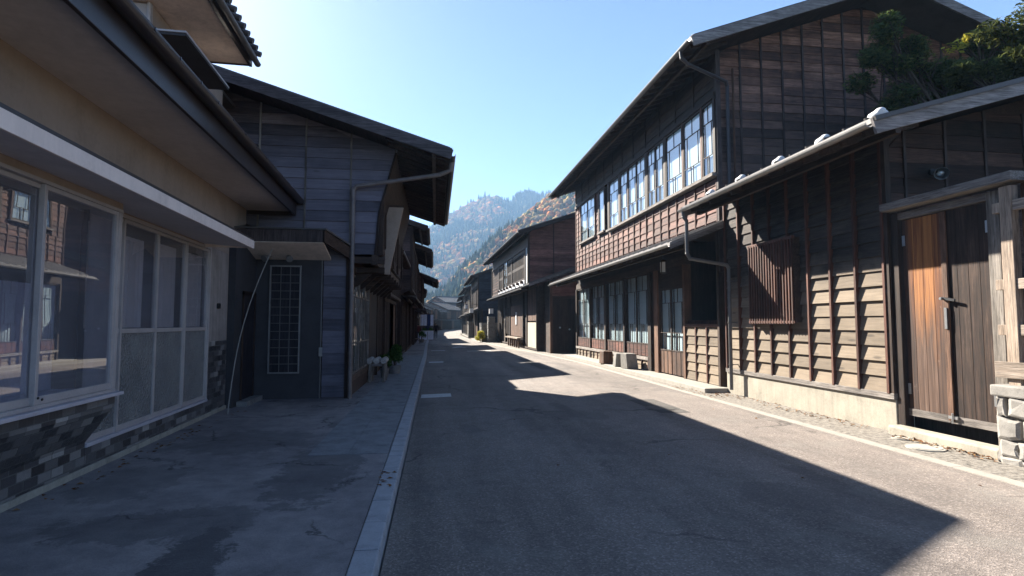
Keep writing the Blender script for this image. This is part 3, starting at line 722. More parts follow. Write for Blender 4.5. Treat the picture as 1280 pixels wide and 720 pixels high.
# pale post with rails beside the gate
fp = thing('timber_fence', (7.12, 5.9, 0), 'pale fresh timber post with rails beside the stone pillar', 'fence')
def fl(o): o.location = (-7.12, -5.9, 0); return o
m = MB(); m.box(7.06, 7.17, 5.98, 6.13, .9, 3.42, 'pale_z'); fl(m.build('post', fp, bevel=.006))
m = MB()
for z in (3.10, 2.12, 1.55): m.box(7.075, 7.155, 6.131, 6.24, z, z + .13, 'pale_z'); m.box(7.075, 7.155, 4.0, 5.979, z, z + .13, 'pale_y')
m.box(7.02, 7.1, 4.0, 6.26, 1.02, 1.22, 'pale_y'); fl(m.build('rail', fp, bevel=.005))
m = MB()
for i in range(14): m.box(7.30, 7.33, 4.1 + i * .14, 4.235 + i * .14, .1, 3.5, 'brown_z')
fl(m.build('board_panel', fp))
# stone pillar
def rubble(mb, x0, x1, y0, y1, z0, z1, s=.22, faces='xyY', mat='stone'):
    """irregular stones packed over the faces of a wall"""
    mb.box(x0 + .03, x1 - .03, y0 + .03, y1 - .03, z0, z1 - .02, 'gravelly')
    def cells(u0, u1, v0, v1):
        out = []; v = v0
        while v < v1 - .04:
            h = min(s * random.uniform(.6, 1.25), v1 - v); u = u0
            if v1 - v - h < .06: h = v1 - v
            while u < u1 - .03:
                w = min(s * random.uniform(.6, 1.7), u1 - u)
                if u1 - u - w < .06: w = u1 - u
                out.append((u, u + w, v, v + h)); u += w
            v += h
        return out
    for f in faces:
        uu = (y0, y1) if f in 'xX' else (x0, x1)
        for a, b, c, d in cells(*uu, z0, z1):
            g = .012; j = lambda: random.uniform(-.028, .028); mu, mv = (a + b) / 2, (c + d) / 2; p = random.uniform(.0, .03)
            ring = [(a + g, c + g), (mu, c + g), (b - g, c + g), (b - g, mv), (b - g, d - g), (mu, d - g), (a + g, d - g), (a + g, mv)]
            ring = [(u + j() * .8, v + j() * .8) for u, v in ring]; inn = [(mu + (u - mu) * .72, mv + (v - mv) * .72) for u, v in ring]
            def P(u, v, dd):
                if f == 'x': return (x0 - dd, u, v)
                if f == 'X': return (x1 + dd, u, v)
                if f == 'y': return (u, y0 - dd, v)
                return (u, y1 + dd, v)
            vs = [P(u, v, -.03) for u, v in ring] + [P(u, v, p + j() * .2) for u, v in ring] + [P(u, v, p + .018 + j() * .2) for u, v in inn]
            fs = [(i, (i + 1) % 8, 8 + (i + 1) % 8, 8 + i) for i in range(8)] + [(8 + i, 8 + (i + 1) % 8, 16 + (i + 1) % 8, 16 + i) for i in range(8)] + [tuple(range(16, 24))]
            if f in 'xY': fs = [q[::-1] for q in fs]
            mb.add(vs, fs, mat)
sp_ = thing('stone_pillar', (7.1, 5.9, 0), 'low grey rubble stone pillar with a cap slab at the right edge', 'pillar')
m = MB(); rubble(m, 6.92, 7.35, 5.35, 6.16, -.1, .80, .26, 'xyY', 'stone_lt'); o = m.build('stone_body', sp_); o.location = (-7.1, -5.9, 0)
m = MB(); m.box(6.87, 7.40, 5.30, 6.21, .80, .94, 'stone_lt'); o = m.build('cap_stone', sp_, bevel=.02); o.location = (-7.1, -5.9, 0)

def settle(t):
    """direct children were modelled in world coordinates"""
    for o in list(bpy.data.objects):
        if o.parent == t: o.location = (-t.location.x, -t.location.y, -t.location.z)

# ------------------------------------------------------------------ big two storey house (right)
bh = thing('townhouse', (7.2, 13.4, 0), 'large two storey dark timber house with a long row of white paper windows upstairs', 'house')
F = True; Z2 = 8.42; S2 = .36; zr = lambda x: Z2 + (x - 6) * S2 - .05
m = MB()
m.prism([(7.23, 4.1), (15.8, 4.1), (15.8, zr(7.2)), (11.5, zr(11.5)), (7.23, zr(7.23))], 13.42, 28.15, 'dark_z')
m.box(7.32, 15.8, 15.5, 28.1, .0, 4.1, 'dark_z'); m.box(8.7, 15.8, 13.44, 15.5, .0, 4.1, 'dark_z')
core = m.build('wall', bh)
m = MB(F)
m.siding_x(-7.2, 13.45, 28.15, 4.12, 5.44, 'red_board', 'ware_batten', .235, .6, .035, .045, .055, 1)
m.siding_x(-7.2, 27.15, 28.15, 5.44, 7.6, 'red_board', 'ware_batten', .235, .5, .035, .045, .055, 1)
m.siding_x(-7.2, 24.0, 24.55, 5.44, 7.6, 'red_board', None, .235, .6, .03, run=(1, 1), battens=False)
m.siding_x(-7.2, 13.45, 28.15, 7.68, 8.8, 'dark_y', 'dark_z', .235, 1.2, .03, .06, .05, 1)
m.build('clapboard_front', bh)
m = MB()
m.siding_y(13.42, lambda z: (7.22 if z < zr(7.22) else 6 + (z + .05 - Z2) / S2, min(15.8, 17 - (z + .05 - Z2) / S2)), 4.2, 10.25, 'gable_board', 'gable_batten', .235, .6, .03, .05, .05, x0=7.25, xr=(7.22, 15.8))
m.box(7.15, 7.27, 13.34, 13.42, 3.0, zr(7.2), 'gable_batten'); m.build('clapboard_gable', bh)
# posts between upstairs windows, head beam, sill
m = MB(F)
for y0, y1 in ((12.95 + .45, 13.5), (18.12, 18.33), (16.56, 16.72), (20.98, 21.18), (15.30, 15.38), (14.13, 14.20), (22.38, 22.6), (23.0, 23.12), (23.88, 24.0), (24.5, 24.58), (27.03, 27.13), (20.08, 20.13)):
    m.box(-7.23, -7.12, y0, y1, 5.60, 7.66, 'dark_z' if y1 - y0 > .1 else 'ware_batten')
m.box(-7.24, -7.10, 13.4, 28.15, 7.58, 7.72, 'dark_y'); m.build('window_posts', bh)
m = MB(F); m.box(-7.24, -7.02, 13.4, 22.55, 5.50, 5.585, 'grey_y'); m.box(-7.24, -7.06, 24.45, 27.15, 5.62, 5.69, 'grey_y'); m.box(-7.24, -7.06, 23.05, 23.95, 5.62, 5.69, 'grey_y'); m.build('window_sill', bh)
up = [(13.50, 14.12), (14.21, 15.29), (15.39, 16.55), (16.73, 17.42), (17.43, 18.11), (18.34, 19.2), (19.21, 20.07), (20.14, 20.97), (21.19, 22.37)]
for a, b in up:
    window(bh, -7.13, a, b, 5.60, 7.56, F, rows=((.26, (.5,)), (.48, (.15, .82)), (.26, (.45, .60))), gl='glass_sky', bd=.015, depth=.045)
for a, b in ((24.6, 25.8), (25.81, 27.02)):
    window(bh, -7.13, a, b, 5.70, 7.56, F, rows=((.26, (.5,)), (.48, (.2, .8)), (.26, (.4, .6))), gl='glass_sky', bd=.015, depth=.045)
window(bh, -7.13, 23.13, 23.87, 5.70, 7.56, F, rows=((1, ()),), gl='glass_sky', bd=.015, depth=.045)
roof(bh, -6.0, Z2, 12.2, 28.95, S2, -11.5, F, bx=-17, th=.12, wallx=-7.2, barge='grey_x', bargeh=.24, name='roof', top='roof_metal')
gutter(bh, -5.93, Z2 + .03, 12.25, 28.95, F, .07, 'gutter')
m = MB(); m.tube([(5.93, 12.75, 8.40), (5.95, 12.75, 8.22), (6.15, 12.8, 8.10), (7.36, 13.22, 7.92), (7.42, 13.27, 7.82), (7.42, 13.27, 4.75)], .045, 'gutter_br', 12)
m.tube([(7.58, 13.27, 8.3), (7.58, 13.27, 4.8)], .03, 'brown_z', 8); m.build('downpipe', bh)
# pent roof over the ground floor
roof(bh, -5.72, 3.60, 13.05, 27.9, .40, -7.22, F, th=.09, wallx=-7.2, name='pent_roof', top='roof_edge', barge='grey_x', bargeh=.10, rafters=True)
gutter(bh, -5.66, 3.63, 13.05, 27.9, F, .055, 'gutter_lt')
# ground floor
m = MB(F)
m.box(-7.34, -7.16, 15.4, 28.15, 3.42, 3.66, 'dark_y'); m.box(-7.34, -7.20, 15.4, 28.1, 3.66, 4.2, 'dark_y')
m.box(-7.34, -7.12, 18.3, 28.15, .44, .545, 'grey_y'); m.build('beam', bh)
for y0, y1, k in ((17.42, 17.72, 'brown_z'), (18.02, 18.3, 'dark_z'), (28.02, 28.15, 'dark_z'), (23.1, 23.28, 'dark_z'), (20.68, 20.82, 'dark_z'), (25.5, 25.62, 'dark_z'), (15.42, 15.54, 'brown_z'), (13.42, 13.52, 'dark_z')):
    m = MB(F); m.box(-7.35, -7.13, y0, y1, .10, 3.42 if y0 != 13.42 else 4.1, k); m.build('post', bh)
m = MB(F); m.box(-7.34, -7.2, 17.72, 18.02, .1, 3.42, 'dark_z'); m.build('infill_board', bh)
def sash(a, b, z0, z1, panel, red):
    """sliding sash: timber panel, frosted band, clear middle, dim top"""
    m = MB(F); m.box(-7.235, -7.195, a + .03, b - .03, z0 + .02, z0 + panel, red); n = 3
    for i in range(1, n): y = a + (b - a) * i / n; m.box(-7.195, -7.185, y - .014, y + .014, z0 + .02, z0 + panel, 'dark_z')
    p = m.build('wood_panel', bh)
    w = window(bh, -7.18, a, b, z0 + panel, z1, F, rows=((.22, (.5,)), (.50, (.16, .84)), (.28, (.42, .58))), back=None, gl='glass', fw=.04, depth=.045)
    h = z1 - z0 - panel; m = MB(F); m.box(-7.30, -7.29, a + .03, b - .03, z0 + panel, z0 + panel + h * .36, 'shoji'); m.box(-7.30, -7.29, a + .03, b - .03, z0 + panel + h * .36, z1, 'shoji_gr')
    m.build('paper_screen', w)
edges = [18.32, 19.5, 20.67, None, 20.83, 21.96, 23.09, None, 23.29, 24.4, 25.49, None, 25.63, 26.82, 28.01]
for a, b in zip(edges, edges[1:]):
    if a and b: sash(a, b, .55, 3.40, .42, 'red_board')
sash(15.56, 16.48, .12, 2.78, .72, 'brown_z'); sash(16.50, 17.41, .12, 2.78, .72, 'brown_z')
m = MB(F); m.box(-7.33, -7.18, 15.54, 17.42, 2.79, 3.42, 'dark_y'); m.build('door_head', bh)
m = MB(F); m.siding_x(-7.2, 18.35, 28.1, .10, .43, 'ware_board', 'ware_batten', .17, .6, .03, .05, .06, 1); m.box(-7.32, -7.2, 18.3, 28.1, .1, .44, 'dark_y')
m.box(-7.32, -7.2, 13.5, 15.44, .1, 1.62, 'dark_y'); m.siding_x(-7.2, 13.5, 15.44, .12, 1.58, 'ware_board', 'ware_batten', .245, .62, .04, .05, .06, 1)
m.box(-7.36, -7.14, 13.44, 15.46, 1.60, 1.68, 'ware_batten')
for i in range(26): y = 13.5 + i * .076; m.box(-7.26, -7.23, y - .012, y + .012, 1.68, 1.78, 'ware_batten')
m.build('clapboard_base', bh)
ln = MB(F); ln.box(-6.98, -6.82, 16.3, 16.46, 3.22, 3.26, 'dark_y'); ln.box(-6.98, -6.82, 16.3, 16.46, 3.58, 3.63, 'dark_y')
for x in (-6.975, -6.845):
    for y in (16.305, 16.435): ln.box(x, x + .02, y, y + .02, 3.26, 3.58, 'dark_z')
ln.bar((-6.9, 16.38, 3.63), (-6.9, 16.38, 3.95), .02, .02, 'iron')
ll = ln.build('wall_lantern', bh); ln = MB(F); ln.box(-6.965, -6.835, 16.315, 16.445, 3.262, 3.578, 'lamp_white'); ln.build('lantern_paper', ll)
settle(bh)
# blocks standing in front
def block(name, x, y, w, d, h, rz_, mat, label, cat, lean=.0):
    m = MB(); t = .9
    m.hexa([(-w / 2, -d / 2, 0), (w / 2, -d / 2, 0), (w / 2, d / 2, 0), (-w / 2, d / 2, 0), (-w / 2 * t + lean, -d / 2 * t, h), (w / 2 * t + lean, -d / 2 * t, h * .97), (w / 2 * t + lean, d / 2 * t, h), (-w / 2 * t + lean, d / 2 * t, h * 1.02)], mat)
    o = m.build(name, bevel=.025); o.location = (x, y, .1 if x > 6.55 else -.01); o.rotation_euler = (0, 0, R(rz_)); return tag(o, label, cat)
block('wooden_box', 6.72, 21.7, .42, .5, .50, 4, 'brown_z', 'brown wooden box standing left of the two grey stone blocks', 'box')
block('stone_block', 6.76, 20.2, .42, .45, .48, -5, 'stone', 'middle grey stone block between the brown box and the leaning block', 'stone block', .03)
block('stone_block', 6.80, 19.2, .44, .5, .54, 9, 'stone_lt', 'tallest grey stone block, nearest the door of the big house', 'stone block', -.05)

# ------------------------------------------------------------------ generic street house
def house(name, label, side, x, y0, L, rot=0, up=.45, over=1.0, zc=3.1, ze=5.8, slope=.32, depth=8, verge=.7, gm='gable_board', gt_='gable_batten', low=(), upb=(), pent=None,
          top='roof_metal', fr='dark_z', barge='dark_x', gut=True, gz0=0, low_in=0, raf=True, mid='dark_y', cat='house', ex_sp=.24, ov_y1=.4, bp_=.62):
    """local frame: X towards the street, Y along it. low / upb: bays (kind, from, to)"""
    fl_ = side == 'R'
    t = thing(name, (x, y0, 0), label, cat, R(rot))
    m = MB(fl_); e = up + over; zu = lambda X: ze + (e - X) * slope - .05
    rx = -depth / 2
    m.prism([(-depth, 0), (-.10 - low_in, 0), (-.10 - low_in, zc), (-depth, zc)], .02, L, mid)
    m.prism([(-depth, zc), (up - .04, zc), (up - .04, zu(up)), (rx, zu(rx)), (-depth, zu(rx) - (depth + rx) * slope)], .02, L, mid)
    m.build('wall', t)
    m = MB(fl_)
    m.siding_y(0.02, lambda z: ((-depth if z < zu(rx) - (depth + rx) * slope else rx - (zu(rx) - z) / slope), (0.0 if z < zc else min(up, e - (z + .05 - ze) / slope))), gz0, zu(rx) - .05, gm, gt_, ex_sp, bp_, .03, .05, .05, x0=up, xr=(-depth, up))
    m.box(up - .10, up + .03, -.05, .06, zc - .1, zu(up), fr); m.box(-.14, .0, -.03, .10, 0, zc, fr)
    m.build('clapboard_gable', t)
    roof(t, e, ze, -verge, L + ov_y1, slope, rx, fl_, bx=-depth - .8, wallx=up, barge=barge, top=top, rafters=raf, edge=None, th=.11)
    if gut: gutter(t, e + .06, ze + .02, -verge, L + ov_y1, fl_, .05, 'gutter')
    if pent:
        pz, po = pent
        roof(t, po, pz, -.25, L + .1, .33, up - .06 if po > up else -.1, fl_, th=.07, wallx=0, name='pent_roof', top=top, barge=barge, bargeh=.12, rafters=raf)
        if gut: gutter(t, po + .05, pz + .01, -.25, L + .1, fl_, .045, 'gutter')
    def bays(lst, X, z0, z1):
        f = MB(fl_)
        f.box(X - .14, X + .02, 0, L, z0, z0 + .12, fr); f.box(X - .14, X + .02, 0, L, z1 - .14, z1, fr)
        for k, a, b, *o in lst:
            f.box(X - .14, X + .03, a - .07, a + .07, z0 + .12, z1 - .14, fr); f.box(X - .14, X + .03, b - .07, b + .07, z0 + .12, z1 - .14, fr)
        f.build('timber_frame', t)
        for k, a, b, *o in lst:
            a += .075; b -= .075; za, zb = z0 + .13, z1 - .15
            if o: za, zb = o
            if k == 'win':
                n = max(1, round((b - a) / .95)); w = (b - a) / n
                for i in range(n): window(t, X - .01, a + i * w, a + (i + 1) * w - .004, za, zb, fl_, bd=.02, depth=.045)
            elif k == 'lat':
                lattice(t, X, a, b, za, zb, fl_, pitch=.13, w=.045, rails=(.33, .66))
                q = MB(fl_); q.box(X - .09, X - .075, a, b, za, zb, 'shoji_gr' if random.random() < .5 else 'dark_y'); q.build('screen', t)
            elif k == 'bar':
                lattice(t, X, a, b, za, zb, fl_, pitch=.40, w=.13, rails=(.5,))
                q = MB(fl_); q.box(X - .09, X - .075, a, b, za, zb, 'shoji'); q.build('screen', t)
            elif k == 'wood':
                q = MB(fl_); n = max(1, round((b - a) / .2)); w = (b - a) / n
                for i in range(n): q.box(X - .07, X - .03 + random.uniform(0, .006), a + i * w + .002, a + (i + 1) * w - .002, za, zb, 'brown_z' if k == 'wood' else 'black_z')
                q.build('plank_panel', t)
            elif k == 'plas':
                q = MB(fl_); q.box(X - .08, X - .02, a, b, za, zb, 'plaster'); q.build('plaster_panel', t)
            elif k == 'plasw':
                q = MB(fl_); q.box(X - .08, X - .02, a, b, za, zb, 'plaster_w'); q.build('plaster_panel', t)
            elif k == 'clap':
                q = MB(fl_); q.siding_x(X - .06, a, b, za, zb, 'red_board', 'dark_z', .24, .6, .03); q.build('clapboard', t)
    if low: bays(low, 0 - low_in, 0.05, zc - .02)
    if upb: bays(upb, up, zc + .02, min(zc + 2.5, zu(up)))
    return t

# house with reddish gable on the right, and its lean-to
r3 = house('townhouse', 'two storey house with a reddish clapboard gable behind the big house', 'R', 6.05, 33.4, 17.0, 1.6, up=.55, over=.75, zc=4.0, ze=7.05, slope=.34, depth=9, verge=1.0,
           gm='red_board_x', gt_='dark_z', bp_=1.6, low=(('plas', .1, 3.2, .1, 1.75), ('wood', .1, 3.2, 1.85, 3.85), ('open', 3.2, 4.6), ('wood', 4.6, 10.2, .75, 3.0), ('lat', 10.3, 12.6, .9, 2.9), ('open', 12.6, 14.5), ('lat', 14.5, 17)),
           upb=(('plasw', .1, .9), ('bar', 1.1, 6.0, 4.45, 6.2), ('bar', 6.1, 8.0, 4.45, 6.2), ('win', 8.1, 10.2), ('bar', 10.3, 12.6, 4.3, 6.2), ('clap', 12.7, 17)), pent=(3.75, 1.0), gz0=4.0, gut=True)
m = MB(True)
m.box(.0, .42, 4.65, 10.15, .62, .70, 'pale_y'); fb = m.build('folding_bench', r3)
for i in range(6): m = MB(True); m.box(.22, .32, 4.8 + i * .9, 4.9 + i * .9, 0, .619, 'brown_z'); m.build('leg', fb)
m = MB(True); m.box(.575, .60, 1.0, 12.6, 4.08, 4.40, 'white'); m.build('fascia', r3)
for i in range(8): m = MB(True); m.box(.60, .78, 1.4 + i * 1.5, 1.56 + i * 1.5, 4.18, 4.36, 'brown_y'); m.build('bracket', r3)
m = MB(True); m.box(-.02, .03, 7.2, 7.6, 1.6, 2.5, 'white'); m.build('notice_board', r3)
lt = thing('lean_to', (6.2, 31.3, 0), 'dark lean-to shed with black doors between the big house and the reddish gable', 'shed')
m = MB(True); m.prism([(-4.5, 0), (-.25, 0), (-.25, 4.15), (-4.5, 5.75)], .05, 2.0, 'dark_y'); m.siding_y(.05, lambda z: (-4.4, -.3 if z < 4.1 else -.3 - (z - 4.1) / .376), 3.25, 5.4, 'red_board_x', None, .24, 1, .03, xr=(-4.4, -.3))
m.build('wall', lt)
m = MB(True)
for i in range(9): m.box(-2.35 + i * .22, -2.14 + i * .22, .02, .05, .12, 3.1, 'dark_z')
dd = m.build('door', lt); m = MB(True); m.cyl((-1.35, .02, 1.35), (-1.35, -.03, 1.35), .05, 'steel', n=10); m.cyl((-.8, .02, 1.45), (-.8, -.03, 1.45), .05, 'steel', n=10); m.build('handle', dd)
m = MB(True); m.box(-2.45, -.30, .0, .06, 3.1, 3.25, 'dark_x'); m.box(-.36, -.22, -.02, .08, 0, 4.1, 'brown_z'); m.build('door_frame', lt)
roof(lt, 1.05, 3.85, -.5, 2.0, .36, -4.5, True, th=.09, wallx=-.25, top='roof_metal', barge='grey_x', bargeh=.13)

# further right houses
house('townhouse', 'blue black gabled house behind the rubble wall and yellow shrub', 'R', 4.35, 54.0, 11.0, 0, up=.35, over=.8, zc=3.1, ze=6.1, slope=.36, gm='navy_x', gt_=None,
      low=(('lat', .1, 3), ('open', 3, 5), ('wood', 5, 7.5), ('lat', 7.6, 11)), upb=(('plasw', .1, .7), ('win', .8, 2.2), ('plasw', 2.3, 2.9), ('lat', 3, 7), ('win', 7.1, 9), ('lat', 9.1, 11)), pent=(2.75, .9), verge=.5)
house('townhouse', 'low dark house with a pale end panel beyond the blue black house', 'R', 4.25, 67.0, 13.0, 0, up=.3, over=.8, zc=3.0, ze=5.7, slope=.34, gm='gable_board',
      low=(('lat', .1, 4), ('open', 4, 6), ('lat', 6, 13)), upb=(('plas', .1, 1.4), ('lat', 1.5, 7), ('win', 7.1, 10), ('lat', 10.1, 13)), pent=(2.7, .8), verge=.5)
house('townhouse', 'narrow brown house third beyond the rubble wall on the right', 'R', 4.3, 81.5, 11.0, -1, up=.3, over=.8, zc=2.9, ze=5.3, slope=.34, gm='red_board_x',
      low=(('lat', .1, 4), ('open', 4, 6), ('lat', 6, 11)), upb=(('lat', .1, 5), ('win', 5.1, 8), ('lat', 8.1, 11)), pent=(2.6, .8), verge=.5)
far_lab = ['small sunlit house with a plaster front where the street bends', 'small brown house with a grey roof where the street bends', 'pale fronted house near the far end of the street', 'dark house near the far end of the street',
           'grey roofed house farthest along the right of the street']
for i, (x, y, L, rt) in enumerate(((4.3, 93, 8, -2), (4.7, 102, 9, -5), (5.6, 112, 10, -8), (7.2, 123, 11, -12), (9.8, 135, 12, -20))):
    house('townhouse', far_lab[i], 'R', x, y, L, rt, up=.2, over=.8, zc=2.7, ze=4.9 + random.uniform(-.3, .4), slope=.34, gm='red_board_x' if i % 2 else 'gable_board', gt_=None, low=(('win', .2, 4), ('plas', 4.2, 6), ('lat', 6.2, L)),
          upb=(('plas', .2, 4), ('win', 4.2, 8), ('plas', 8.2, L)), pent=(2.5, .8), top='roof_far', raf=False, gut=False)
for x, y, z, lb in ((3.35, 53.6, 2.9, 'white lantern hanging at the corner of the blue black house'), (3.45, 64.5, 3.6, 'small pale lantern hanging farther down the right row'), (4.75, 48.6, 2.75, 'white lantern box at the far corner of the reddish gabled house')):
    hl = thing('hanging_lantern', (x, y, z), lb, 'lantern')
    m = MB(); m.box(-.17, .17, -.17, .17, -.22, .22, 'lamp_white'); m.build('lantern_paper', hl); m = MB(); m.box(-.2, .2, -.2, .2, .22, .26, 'dark_y'); m.box(-.2, .2, -.2, .2, -.26, -.22, 'dark_y'); m.bar((0, 0, .26), (0, 0, .6), .03, .03, 'iron'); m.bar((0, 0, .6), (.9, 0, .6), .04, .04, 'iron'); m.build('bracket', hl)
# rubble walls + yellow shrub
sw = thing('rubble_wall', (4.0, 51.3, 0), 'long rubble stone wall beside the blue black house', 'wall')
m = MB(); rubble(m, 4.15, 6.2, 51.3, 53.6, -.1, 1.75, .34, 'xy', 'stone'); o = m.build('stone_body', sw); o.location = (-4.0, -51.3, 0)
sw = thing('rubble_pillar', (4.9, 49, 0), 'narrow rubble stone pillar at the far corner of the reddish gabled house', 'pillar')
m = MB(); rubble(m, 4.62, 5.2, 49.6, 50.6, -.1, 2.3, .32, 'xy', 'stone'); o = m.build('stone_body', sw); o.location = (-4.9, -49, 0)
sw = thing('rubble_wall', (3.9, 66, 0), 'far rubble stone pier in front of the low dark house', 'wall')
m = MB(); rubble(m, 3.75, 4.3, 65.4, 66.8, -.1, 1.9, .35, 'xy', 'stone_lt'); o = m.build('stone_body', sw); o.location = (-3.9, -66, 0)

# ------------------------------------------------------------------ plants
def leaf_cloud(mb, clumps, n, size, mat, lo=0., hi=1.):
    for _ in range(n):
        c, rad = clumps[random.randrange(len(clumps))]
        d = Vector((random.gauss(0, 1), random.gauss(0, 1), random.gauss(0, 1))).normalized() * (random.random() ** .45)
        p = Vector(c) + Vector((d.x * rad[0], d.y * rad[1], d.z * rad[2]))
        u = Vector((random.gauss(0, 1), random.gauss(0, 1), random.gauss(0, 1))).normalized(); w = u.orthogonal().normalized(); s = size * random.uniform(.6, 1.4)
        mb.add([tuple(p - u * s), tuple(p + w * s * .42), tuple(p + u * s), tuple(p - w * s * .42)], [(0, 1, 2, 3)], mat, lo + (hi - lo) * random.random())
def shrub(name, loc, rad, n, size, mat, label, cat, pot=None):
    t = thing(name, loc, label, cat)
    cl = []
    z0 = .28 if pot else .0
    for _ in range(9):
        a = random.uniform(0, 6.3); q = random.uniform(0, .6)
        cl.append(((math.cos(a) * q * rad, math.sin(a) * q * rad, z0 + rad * random.uniform(.5, 1.4)), (rad * .45, rad * .45, rad * .4)))
    m = MB(); leaf_cloud(m, cl, n, size, mat); m.build('foliage', t)
    m = MB()
    for c, _ in cl: m.cyl((0, 0, .02), c, .012, 'bark', .005, n=5, caps=False)
    m.build('stem', t)
    if pot:
        m = MB(); m.cyl((0, 0, 0), (0, 0, z0), rad * .42, pot, rad * .55, n=18); m.build('pot', t)
    return t
shrub('shrub', (4.0, 50.9, 0), .62, 1500, .07, 'leaf_yellow', 'yellow green shrub in front of the rubble wall', 'shrub')
shrub('potted_plant', (-1.38, 19.4, 0), .42, 1600, .045, 'leaf_pot', 'rounded green bush in a pot behind the small bench', 'potted plant', 'stone')
shrub('potted_plant', (-1.6, 18.2, 0), .26, 700, .04, 'leaf_pot', 'smaller green pot plant directly behind the small bench', 'potted plant', 'stone')
for i, (x, y, lb) in enumerate(((-1.25, 50.5, 'pot plant at the foot of the pale planter boxes'), (-.95, 60.7, 'left green plant in the row of pale planter boxes'), (-.45, 60.8, 'right green plant in the row of pale planter boxes'))):
    shrub('potted_plant', (x, y, 0), .45, 350, .08, 'leaf_pot', lb, 'potted plant', 'stone')

def tree(name, base, crown, n, size, mat, label, trunk=.16, lo=0, hi=1, extra=None):
    t = thing(name, base, label, 'tree')
    bx_, by_, bz_ = base
    top = Vector((sum(c[0][0] for c in crown) / len(crown) - bx_, sum(c[0][1] for c in crown) / len(crown) - by_, sum(c[0][2] for c in crown) / len(crown) - bz_))
    m = MB(); fork = Vector((top.x * .25, top.y * .25, top.z * .55)); m.cyl((0, 0, -.1), tuple(fork), trunk, 'bark', trunk * .7, n=10)
    m.build('trunk', t)
    m = MB()
    for c, rad in crown:
        e = Vector(c) - Vector(base); mid = fork.lerp(e, .5) + Vector((random.uniform(-.2, .2), random.uniform(-.2, .2), .15))
        m.cyl(tuple(fork), tuple(mid), trunk * .4, 'bark', trunk * .22, n=7, caps=False); m.cyl(tuple(mid), tuple(e), trunk * .22, 'bark', .01, n=6, caps=False)
        for _ in range(5):
            q = e + Vector((random.uniform(-1, 1) * rad[0], random.uniform(-1, 1) * rad[1], random.uniform(-.7, .9) * rad[2])); m.cyl(tuple(e.lerp(mid, .3)), tuple(q), .016, 'bark', .005, n=4, caps=False)
    m.build('branch', t)
    m = MB(); leaf_cloud(m, [((c[0] - bx_, c[1] - by_, c[2] - bz_), r_) for c, r_ in crown], n, size, mat, lo, hi)
    if extra:
        for (c, r_), k, mt in extra: leaf_cloud(m, [((c[0] - bx_, c[1] - by_, c[2] - bz_), r_)], k, size * 1.2, mt)
    m.build('crown', t); return t
cr = []
for x, y, z, r_ in [(a_ + .35, b_, c_ + .45, d_) for a_, b_, c_, d_ in ((9.35, 10.9, 7.55, .42), (9.8, 10.8, 7.5, .4), (9.4, 11, 6.9, .42), (10.3, 11.2, 6.9, .55), (9.9, 11.1, 6.3, .45), (10.9, 11.0, 6.9, .55), (11.6, 11.0, 7.0, .6), (12.2, 11.2, 7.3, .6),
                    (10.6, 11.2, 6.2, .55), (11.4, 11.2, 6.4, .6), (12.3, 11.0, 6.8, .6), (12.8, 11.2, 7.6, .6), (11.9, 10.6, 7.7, .4), (10.8, 11.2, 5.6, .5))]:
    for _ in range(3): cr.append(((x + random.uniform(-.3, .3), y + random.uniform(-.3, .3), z + random.uniform(-.25, .25)), (r_ * .85, r_ * .8, r_ * .55)))
tree('pine_tree', (13.3, 11.2, 0), cr, 34000, .055, 'leaf_dark', 'dark evergreen tree leaning over the warehouse roof in front of the gable', .2)
cr = []
for x, y, z, r_ in ((9.6, 8.4, 6.1, .4), (10.2, 8.2, 6.2, .45), (9.9, 8.3, 6.7, .4), (10.6, 8.4, 7.0, .5), (9.2, 8.6, 5.9, .3), (10.9, 8.5, 6.4, .5)):
    for _ in range(3): cr.append(((x + random.uniform(-.25, .25), y + random.uniform(-.3, .3), z + random.uniform(-.2, .2)), (r_ * .9, r_ * .8, r_ * .6)))
tree('maple_tree', (13.6, 8.4, 0), cr, 9000, .055, 'leaf_maple', 'sparse maple with few orange and yellow leaves at the right edge above the roof', .12, 0, .55,
     extra=[(((8.75, 8.0, 5.45), (.16, .1, .07)), 40, 'leaf_yellow'), (((9.75, 8.9, 7.0), (.1, .1, .1)), 26, 'leaf_yellow'), (((10.15, 9.5, 7.15), (.25, .2, .15)), 60, 'leaf_yellow')])
# ------------------------------------------------------------------ modern stucco shop (left, near)
A1 = R(2.6)
sh = thing('shop_building', (-3.86, 5.0, 0), 'modern tan stucco shop with big aluminium windows and grey tiled base', 'shop', A1)
def bx(mb, *a): mb.box(*a)
m = MB()
m.box(-.25, 0, -6, 6.95, 3.10, 4.28, 'stucco')                     # wall over the openings
m.box(-.25, 0, 5.93, 6.95, 1.36, 3.098, 'stucco_lt')
m.box(-6, -5.8, -6, 6.95, 0, 4.28, 'stucco'); m.box(-6, 0, 6.95, 7.02, 0, 4.9, 'stucco'); m.box(-6, 0, -6.1, -6.0, 0, 4.9, 'stucco')
m.build('wall', sh)
m = MB()
m.box(-.22, .012, 2.06, 5.92, .07, .285, 'tile_wall'); m.box(-.22, .012, -6, 2.055, .07, .45, 'tile_wall'); m.box(-.22, .013, 5.925, 6.96, .07, 1.36, 'tile_wall')
m.build('tile_base', sh)
m = MB(); m.box(-.2, .035, -6, 7.0, -.1, .068, 'concrete'); m.build('concrete_foot', sh, bevel=.01)
